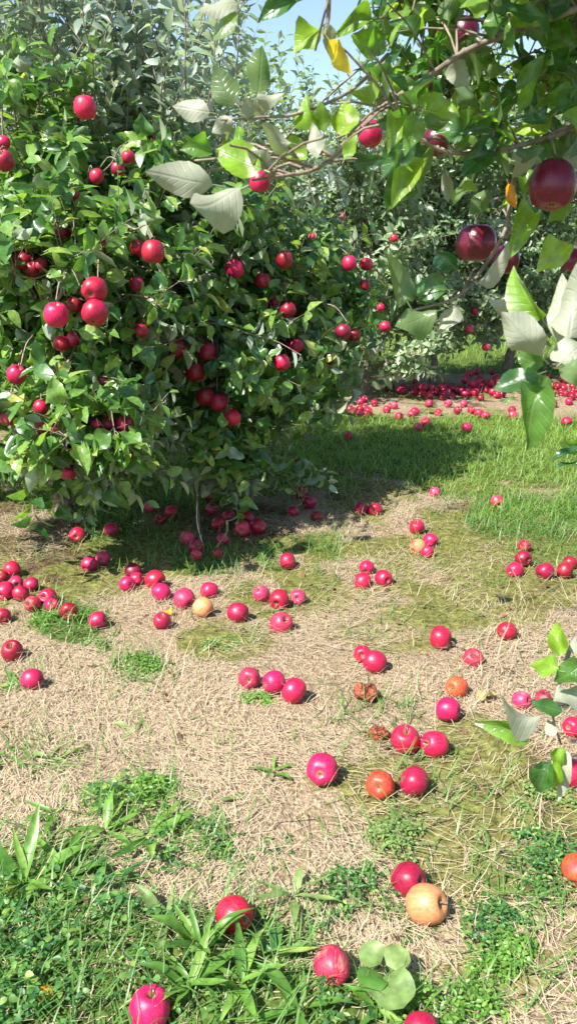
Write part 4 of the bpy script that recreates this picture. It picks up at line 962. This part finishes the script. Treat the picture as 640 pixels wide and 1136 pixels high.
# fallen apples: photo centre, width in pixels, skin (d also for shade), way the stem points (c: eye to viewer, s: stem to viewer, u up, - any), label
GA = [
 (86, 593, 18, 'r', 'c', 'fallen apple on moss at the shade edge, farther from the leafy tip'),
 (123, 587, 16, 'r', '-', 'fallen apple half in shade under the drooping leafy tip'),
 (99, 625, 18, 'r', '-', 'nearer apple of the mossy pair below the shade edge'),
 (114, 619, 16, 'p', 'c', 'farther apple of the mossy pair, its eye showing'),
 (148, 632, 18, 'd', '-', 'rear apple of the tight trio touching dry wisps'),
 (141, 647, 17, 'r', '-', 'front apple of the tight trio touching dry wisps'),
 (152, 641, 16, 'r', '-', 'side apple of the tight trio touching dry wisps'),
 (14, 631, 19, 'r', '-', 'rearmost apple of the heap at the picture edge'),
 (2, 640, 16, 'd', '-', 'cut-off apple at the very edge of the heap'),
 (6, 655, 21, 'r', '-', 'largest apple of the heap, touching the picture edge'),
 (18, 646, 16, 'p', '-', 'small apple in the middle of the heap at the picture edge'),
 (35, 648, 18, 'r', '-', 'upper outer apple of the heap at the picture edge'),
 (23, 658, 18, 'r', '-', 'front apple of the heap at the picture edge'),
 (53, 661, 20, 'r', '-', 'apple just outside the heap above the bright green clump'),
 (36, 669, 18, 'p', '-', 'pinkish apple partly sunk behind the bright green clump'),
 (57, 671, 16, 'r', '-', 'small apple touching the bright green clump from above'),
 (3, 683, 17, 'd', '-', 'lone apple cut by the picture edge below the heap'),
 (77, 677, 21, 'd', 'c', 'darker apple just right of the bright green clump'),
 (109, 688, 20, 'r', '-', 'lone red apple a step right of the darker one by the green clump'),
 (168, 562, 15, 'p', '-', 'pale pink apple at the start of the shaded strip'),
 (190, 567, 15, 'r', '-', 'red apple beside the pale pink one in the shaded strip'),
 (178, 576, 14, 'd', '-', 'dark shaded apple in front of the pale pink one'),
 (235, 565, 14, 'r', '-', 'red apple in deep shade below the dark cluster'),
 (232, 549, 15, 'd', '-', 'dark apple farthest back in the shade behind the tall stalk'),
 (209, 597, 17, 'p', '-', 'pinkish apple left of the tall pale stalk in shade'),
 (217, 606, 17, 'd', '-', 'dark apple leaning against the tall pale stalk'),
 (218, 616, 13, 'p', '-', 'half-lit small apple at the foot of the tall stalk'),
 (247, 597, 14, 'r', '-', 'red apple beside the little propped stick'),
 (241, 614, 12, 'r', '-', 'small apple in front of the propped stick'),
 (271, 586, 18, 'p', 'c', 'lit pink apple in front of the shaded pile'),
 (284, 584, 18, 'd', '-', 'dark apple at the outer end of the shaded pile'),
 (274, 575, 16, 'd', '-', 'dark apple at the back of the shaded pile'),
 (254, 573, 15, 'd', '-', 'dark apple apart at the inner end of the shaded pile'),
 (242, 581, 15, 'd', '-', 'nearly black apple in full shade by the pile'),
 (172, 643, 22, 'r', '-', 'rear apple of the bright pair in the sunlit middle row'),
 (179, 656, 22, 'r', '-', 'front apple of the bright pair in the sunlit middle row'),
 (205, 664, 24, 'p', '-', 'rosy apple next to a small yellow leaf'),
 (225, 673, 22, 'y', '-', 'pale peach-pink apple touching the rosy one'),
 (232, 654, 20, 'r', '-', 'red apple just behind the pale peach-pink one'),
 (264, 679, 23, 'r', '-', 'single red apple halfway between peach-pink apple and the mottled one'),
 (181, 688, 20, 'd', 's', 'single darker apple below the sunlit middle row on moss'),
 (290, 658, 19, 'p', '-', 'pink apple at the outer end of the line of three in straw'),
 (309, 664, 23, 'r', '-', 'largest middle apple of the line of three in straw'),
 (330, 662, 18, 'p', '-', 'small end apple of the line of three in straw'),
 (319, 623, 20, 'r', '-', 'single apple standing clear beside a tuft at the shadow edge'),
 (312, 690, 25, 'p', '-', 'mottled pink-red apple below the line of three'),
 (334, 546, 15, 'd', '-', 'farther of two shaded apples at the shadow edge under the second tree'),
 (343, 557, 16, 'd', '-', 'nearer of two shaded apples at the shadow edge under the second tree'),
 (325, 567, 13, 'd', '-', 'nearly black apple in the dark beneath the second tree'),
 (352, 573, 13, 'd', '-', 'dim apple buried in shaded straw'),
 (401, 564, 15, 'r', '-', 'left apple of the pair at the grass edge by the shadow'),
 (415, 564, 16, 'r', 'c', 'right apple of the pair at the grass edge by the shadow'),
 (407, 629, 17, 'r', '-', 'rear apple of the open-ground trio'),
 (402, 644, 20, 'r', '-', 'front apple of the open-ground trio'),
 (425, 641, 19, 'r', '-', 'outer apple of the open-ground trio'),
 (462, 584, 17, 'r', 's', 'red apple standing apart behind the yellow-cheeked one'),
 (464, 606, 18, 'y', '-', 'yellow-cheeked apple in the small group beyond open straw'),
 (477, 599, 16, 'r', '-', 'red apple resting on the yellow-cheeked one'),
 (474, 612, 14, 'r', '-', 'small red apple in front of the yellow-cheeked one'),
 (482, 546, 12, 'p', '-', 'small pink apple in grass, nearer the shadow'),
 (551, 556, 14, 'p', '-', 'small pink apple alone in bright grass'),
 (582, 605, 14, 'r', '-', 'small bright apple behind the two dark ones'),
 (580, 620, 19, 'd', '-', 'purple apple behind, of the two dark ones'),
 (571, 632, 18, 'r', '-', 'front apple of the two dark ones'),
 (604, 633, 19, 'd', '-', 'purple-red apple between the dark pair and the edge apples'),
 (626, 633, 19, 'd', '-', 'apple nearest the picture edge in the dark row'),
 (632, 624, 15, 'd', '-', 'purple apple peeping behind the one nearest the edge'),
 (14, 722, 24, 'd', 's', 'dark crimson apple near the picture edge on straw'),
 (36, 753, 24, 'r', '-', 'round pinkish-red apple above small weed leaves near the edge'),
 (278, 751, 25, 'p', 'c', 'farthest apple of three in a line, its pale eye facing out'),
 (304, 757, 26, 'r', '-', 'middle apple of three in a line'),
 (326, 765, 29, 'r', '-', 'biggest and nearest apple of three in a line'),
 (404, 726, 20, 'r', '-', 'rear apple of the overlapping pair above the squashed apple'),
 (414, 732, 26, 'r', '-', 'front apple of the overlapping pair above the squashed apple'),
 (407, 764, 30, 'x', 'u', 'squashed orange-brown rotten apple lying flat in straw'),
 (419, 810, 24, 'x', 'u', 'wrinkled orange rotten apple, smaller and nearer than the squashed one'),
 (452, 819, 33, 'r', 's', 'larger apple with its stem hollow showing, left of a touching pair'),
 (481, 825, 30, 'r', '-', 'smooth red apple touching the one with its stem hollow showing'),
 (489, 706, 26, 'r', '-', 'lone round apple on moss in the open middle'),
 (562, 699, 21, 'r', '-', 'apple in dry wisps farthest from the lone round one'),
 (525, 729, 23, 'p', '-', 'paler apple in dry wisps, nearer the orange-and-red one'),
 (506, 762, 24, 'o', '-', 'orange-and-red apple above a yellow fallen leaf'),
 (497, 787, 27, 'r', '-', 'vivid red apple just below the orange-and-red one'),
 (602, 774, 20, 'p', '-', 'streaked apple behind the hanging pale leaf'),
 (578, 776, 20, 'p', '-', 'pink apple almost covered by the hanging pale leaf'),
 (636, 805, 24, 'r', '-', 'apple cut by the picture edge behind the hanging twig'),
 (634, 857, 31, 'r', '-', 'larger apple at the picture edge under the hanging leaves'),
 (357, 854, 35, 'r', 'c', 'lone red apple in open straw with its eye facing out'),
 (422, 869, 32, 'o', 'c', 'orange-red apple beside the pure red one'),
 (459, 867, 33, 'r', '-', 'pure glossy red apple touching the orange-red one'),
 (453, 976, 38, 'd', '-', 'purple-red apple behind the peach-yellow one'),
 (472, 1000, 44, 'y', 'S', 'peach-yellow apple lying on its side in the straw'),
 (642, 965, 38, 'o', '-', 'orange apple cut off by the picture edge near the feathery clump'),
 (260, 1013, 40, 'r', '-', 'red apple in the tall weeds, half hidden by blades'),
 (370, 1070, 41, 'p', '-', 'crimson apple next to the round-leaved plant'),
 (167, 1118, 46, 'r', 'u', 'red apple at the lower border wrapped in weed blades'),
 (466, 1142, 40, 'd', '-', 'dark apple mostly below the lower border'),
 (333, 508, 11, 'd', '-', 'dim apple on the tree shadow close to the second tree'),
 (386, 484, 10, 'd', '-', 'dim apple in the grass inside the tree shadow'),
 (472, 468, 12, 'r', '-', 'round red apple at the grass edge before the far strip'),
 (463, 474, 10, 'p', '-', 'pale small apple touching grass in front of the round far one'),
 (517, 474, 12, 'r', '-', 'red apple alone in grass before the far strip'),
 (591, 467, 11, 'r', '-', 'near apple of the far trio by the overhanging leaves'),
 (599, 461, 11, 'r', '-', 'rear apple of the far trio by the overhanging leaves'),
 (601, 467, 10, 'd', '-', 'third apple of the far trio by the overhanging leaves'),
 (628, 467, 12, 'r', '-', 'far apple beside the dark leaves at the picture edge'),
]
pts = []
for (px, py, d, s, o_, lab) in GA:
    zc = .036
    for _ in range(3):
        P = on_plane(px, py, zc); Zd = (P - CAM) @ FWD; D = float(np.clip(d * Zd / FPX, .052, .088)); zc = float(gh(P[0], P[1])) + D * .43
    pts.append([P[0], P[1], D])
A = np.array(pts)
for it in range(60):                                      # touching, not merged
    dx = A[:, None, :2] - A[None, :, :2]; dist = np.sqrt((dx ** 2).sum(-1)) + 1e-6; need = (A[:, None, 2] + A[None, :, 2]) * .5 * .985; np.fill_diagonal(dist, 9)
    ov = np.clip(need - dist, 0, None); A[:, :2] += (dx / dist[..., None] * ov[..., None] * .5).sum(1)
for (px, py, d, s, o_, lab), (x, y, D) in zip(GA, A):
    P = np.array([x, y, gh(x, y) + D * (.40 if s != 'x' else .28)]); v = norm(CAM - P)
    ax = {'c': -v + np.array([.15, 0, .25]), 's': v * .5 + np.array([-.1, 0, .8]), 'u': np.array([.1, .1, 1]), 'S': np.array([.75, -.45, .45]), '-': np.append(RNG.normal(0, 1, 2), RNG.normal(.3, .5))}[o_]
    apple(P, D, s, ax, lab, 'fallen apples on the orchard floor')
W = []
for (x, y, D) in A:
    if y > 5: continue
    for q in range(9):
        a = random.random() * 6.3; W.append((x + D * .56 * math.cos(a), y + D * .56 * math.sin(a), a + PI / 2 + random.gauss(0, .7), D))
W = np.array(W); n = len(W); Bw = np.stack([W[:, 0], W[:, 1], gh(W[:, 0], W[:, 1])], -1)
strands('dry_grass', Bw, W[:, 2], RNG.uniform(.25, 1.3, n), RNG.uniform(.03, .085, n), RNG.uniform(.0013, .0026, n), RNG.uniform(.2, 1.4, n), M['straw'], RNG.random(n), 4,
        'bent straws standing up round the fallen apples', 'dry grass')
# windrow in front of the far trees
def heap(n, cx, cy, rx, ry, lab, group, layers=1, mix='rrrdp'):
    got = []
    t = 0
    while len(got) < n and t < n * 60:
        t += 1
        px = random.gauss(cx, rx * .5); py = random.gauss(cy, ry * .5); P = on_plane(px, py, .035); D = random.uniform(.066, .080); z = gh(P[0], P[1]) + D * .45
        lay = 0
        near = [g for g in got if math.hypot(g[0] - P[0], g[1] - P[1]) < (g[3] + D) * .49 and g[4] == 0]
        if near:
            if layers < 2 or len(near) < 2: continue
            z = max(g[2] for g in near) + D * .68; lay = 1
            if any(math.hypot(g[0] - P[0], g[1] - P[1]) < (g[3] + D) * .49 for g in got if g[4] == 1): continue
        got.append((P[0], P[1], z, D, lay))
        apple((P[0], P[1], z), D, random.choice(mix), (random.gauss(0, 1), random.gauss(0, 1), random.gauss(.3, .6)), lab, group, 0)
heap(44, 532, 428, 28, 12, 'small apple in the dark red heap under the far-row tree above the bright grass', 'apples of the far shaded heap', 2, 'rrdd')
heap(34, 474, 432, 40, 6, 'small apple in the long red drift left of the dark heap under the far row', 'apples of the long far drift', 2, 'rrdp')
heap(30, 628, 430, 28, 14, 'small apple in the dark heap near the picture edge under the far row', 'apples of the far edge heap', 2, 'rddd')
heap(13, 500, 455, 80, 8, 'small sunlit apple scattered on the tan strip before the far row', 'apples scattered on the far tan strip', 1, 'rrpp')
heap(12, 405, 450, 24, 9, 'small sunlit apple behind the lower edge of the second tree', 'apples behind the second tree', 1, 'rrp')

# ================================================================== small things
# fallen leaves
def fallen(px, py, L, ang, mk, label):
    P = on_plane(px, py, .02); V, F = FINE[2]
    o = obj('fallen_leaf', mesh('fallen_leaf', V, F, M[mk])); o.location = (P[0], P[1], gh(P[0], P[1]) + .014); o.rotation_euler = (.15, -.1, ang); o.scale = (L, L, L)
    tag(o, label, 'leaf')
fallen(528, 776, .07, -1.2, 'leaf_tan', 'yellow fallen leaf lying under the orange-and-red apple')
fallen(190, 678, .05, .6, 'leaf_orange', 'small orange-yellow fallen leaf beside the rosy apple')
fallen(52, 1122, .05, .3, 'leaf_orange', 'brownish fallen leaf lying in the clover at the bottom')
# tall pale stalks and a bleached stick in the tree's shade
def stick(name, P, r0, r1, mk, label, cat):
    T = Tubes(); b = np.array(P[0]); T.add(smooth_line([np.array(p) - b for p in P], 4), r0, r1, 6); e = T.build(name, M[mk]); e.location = b; tag(e, label, cat)
a = on_plane(222, 607); Zs = (a - CAM) @ FWD
stick('grass_stalk', [a - np.array([0, 0, .01]), at(221, 575, Zs), at(217, 536, Zs)], .0035, .002, 'straw', 'tall straight pale grass stalk standing among the shaded apples', 'stalk')
stick('grass_stalk', [a + np.array([.02, 0, -.01]), at(219, 580, Zs), at(219, 548, Zs)], .003, .0015, 'straw', 'shorter pale grass stalk close beside the tall straight one', 'stalk')
b = on_plane(236, 617); c2 = on_plane(252, 601); 
stick('stick', [b + np.array([0, 0, .012]), (b + c2) / 2 + np.array([0, 0, .03]), c2 + np.array([0, 0, .05]), c2 + np.array([.0, .02, .10])], .0045, .0065, 'stalk', 'short brownish stick propped among apples at the shade edge', 'stick')
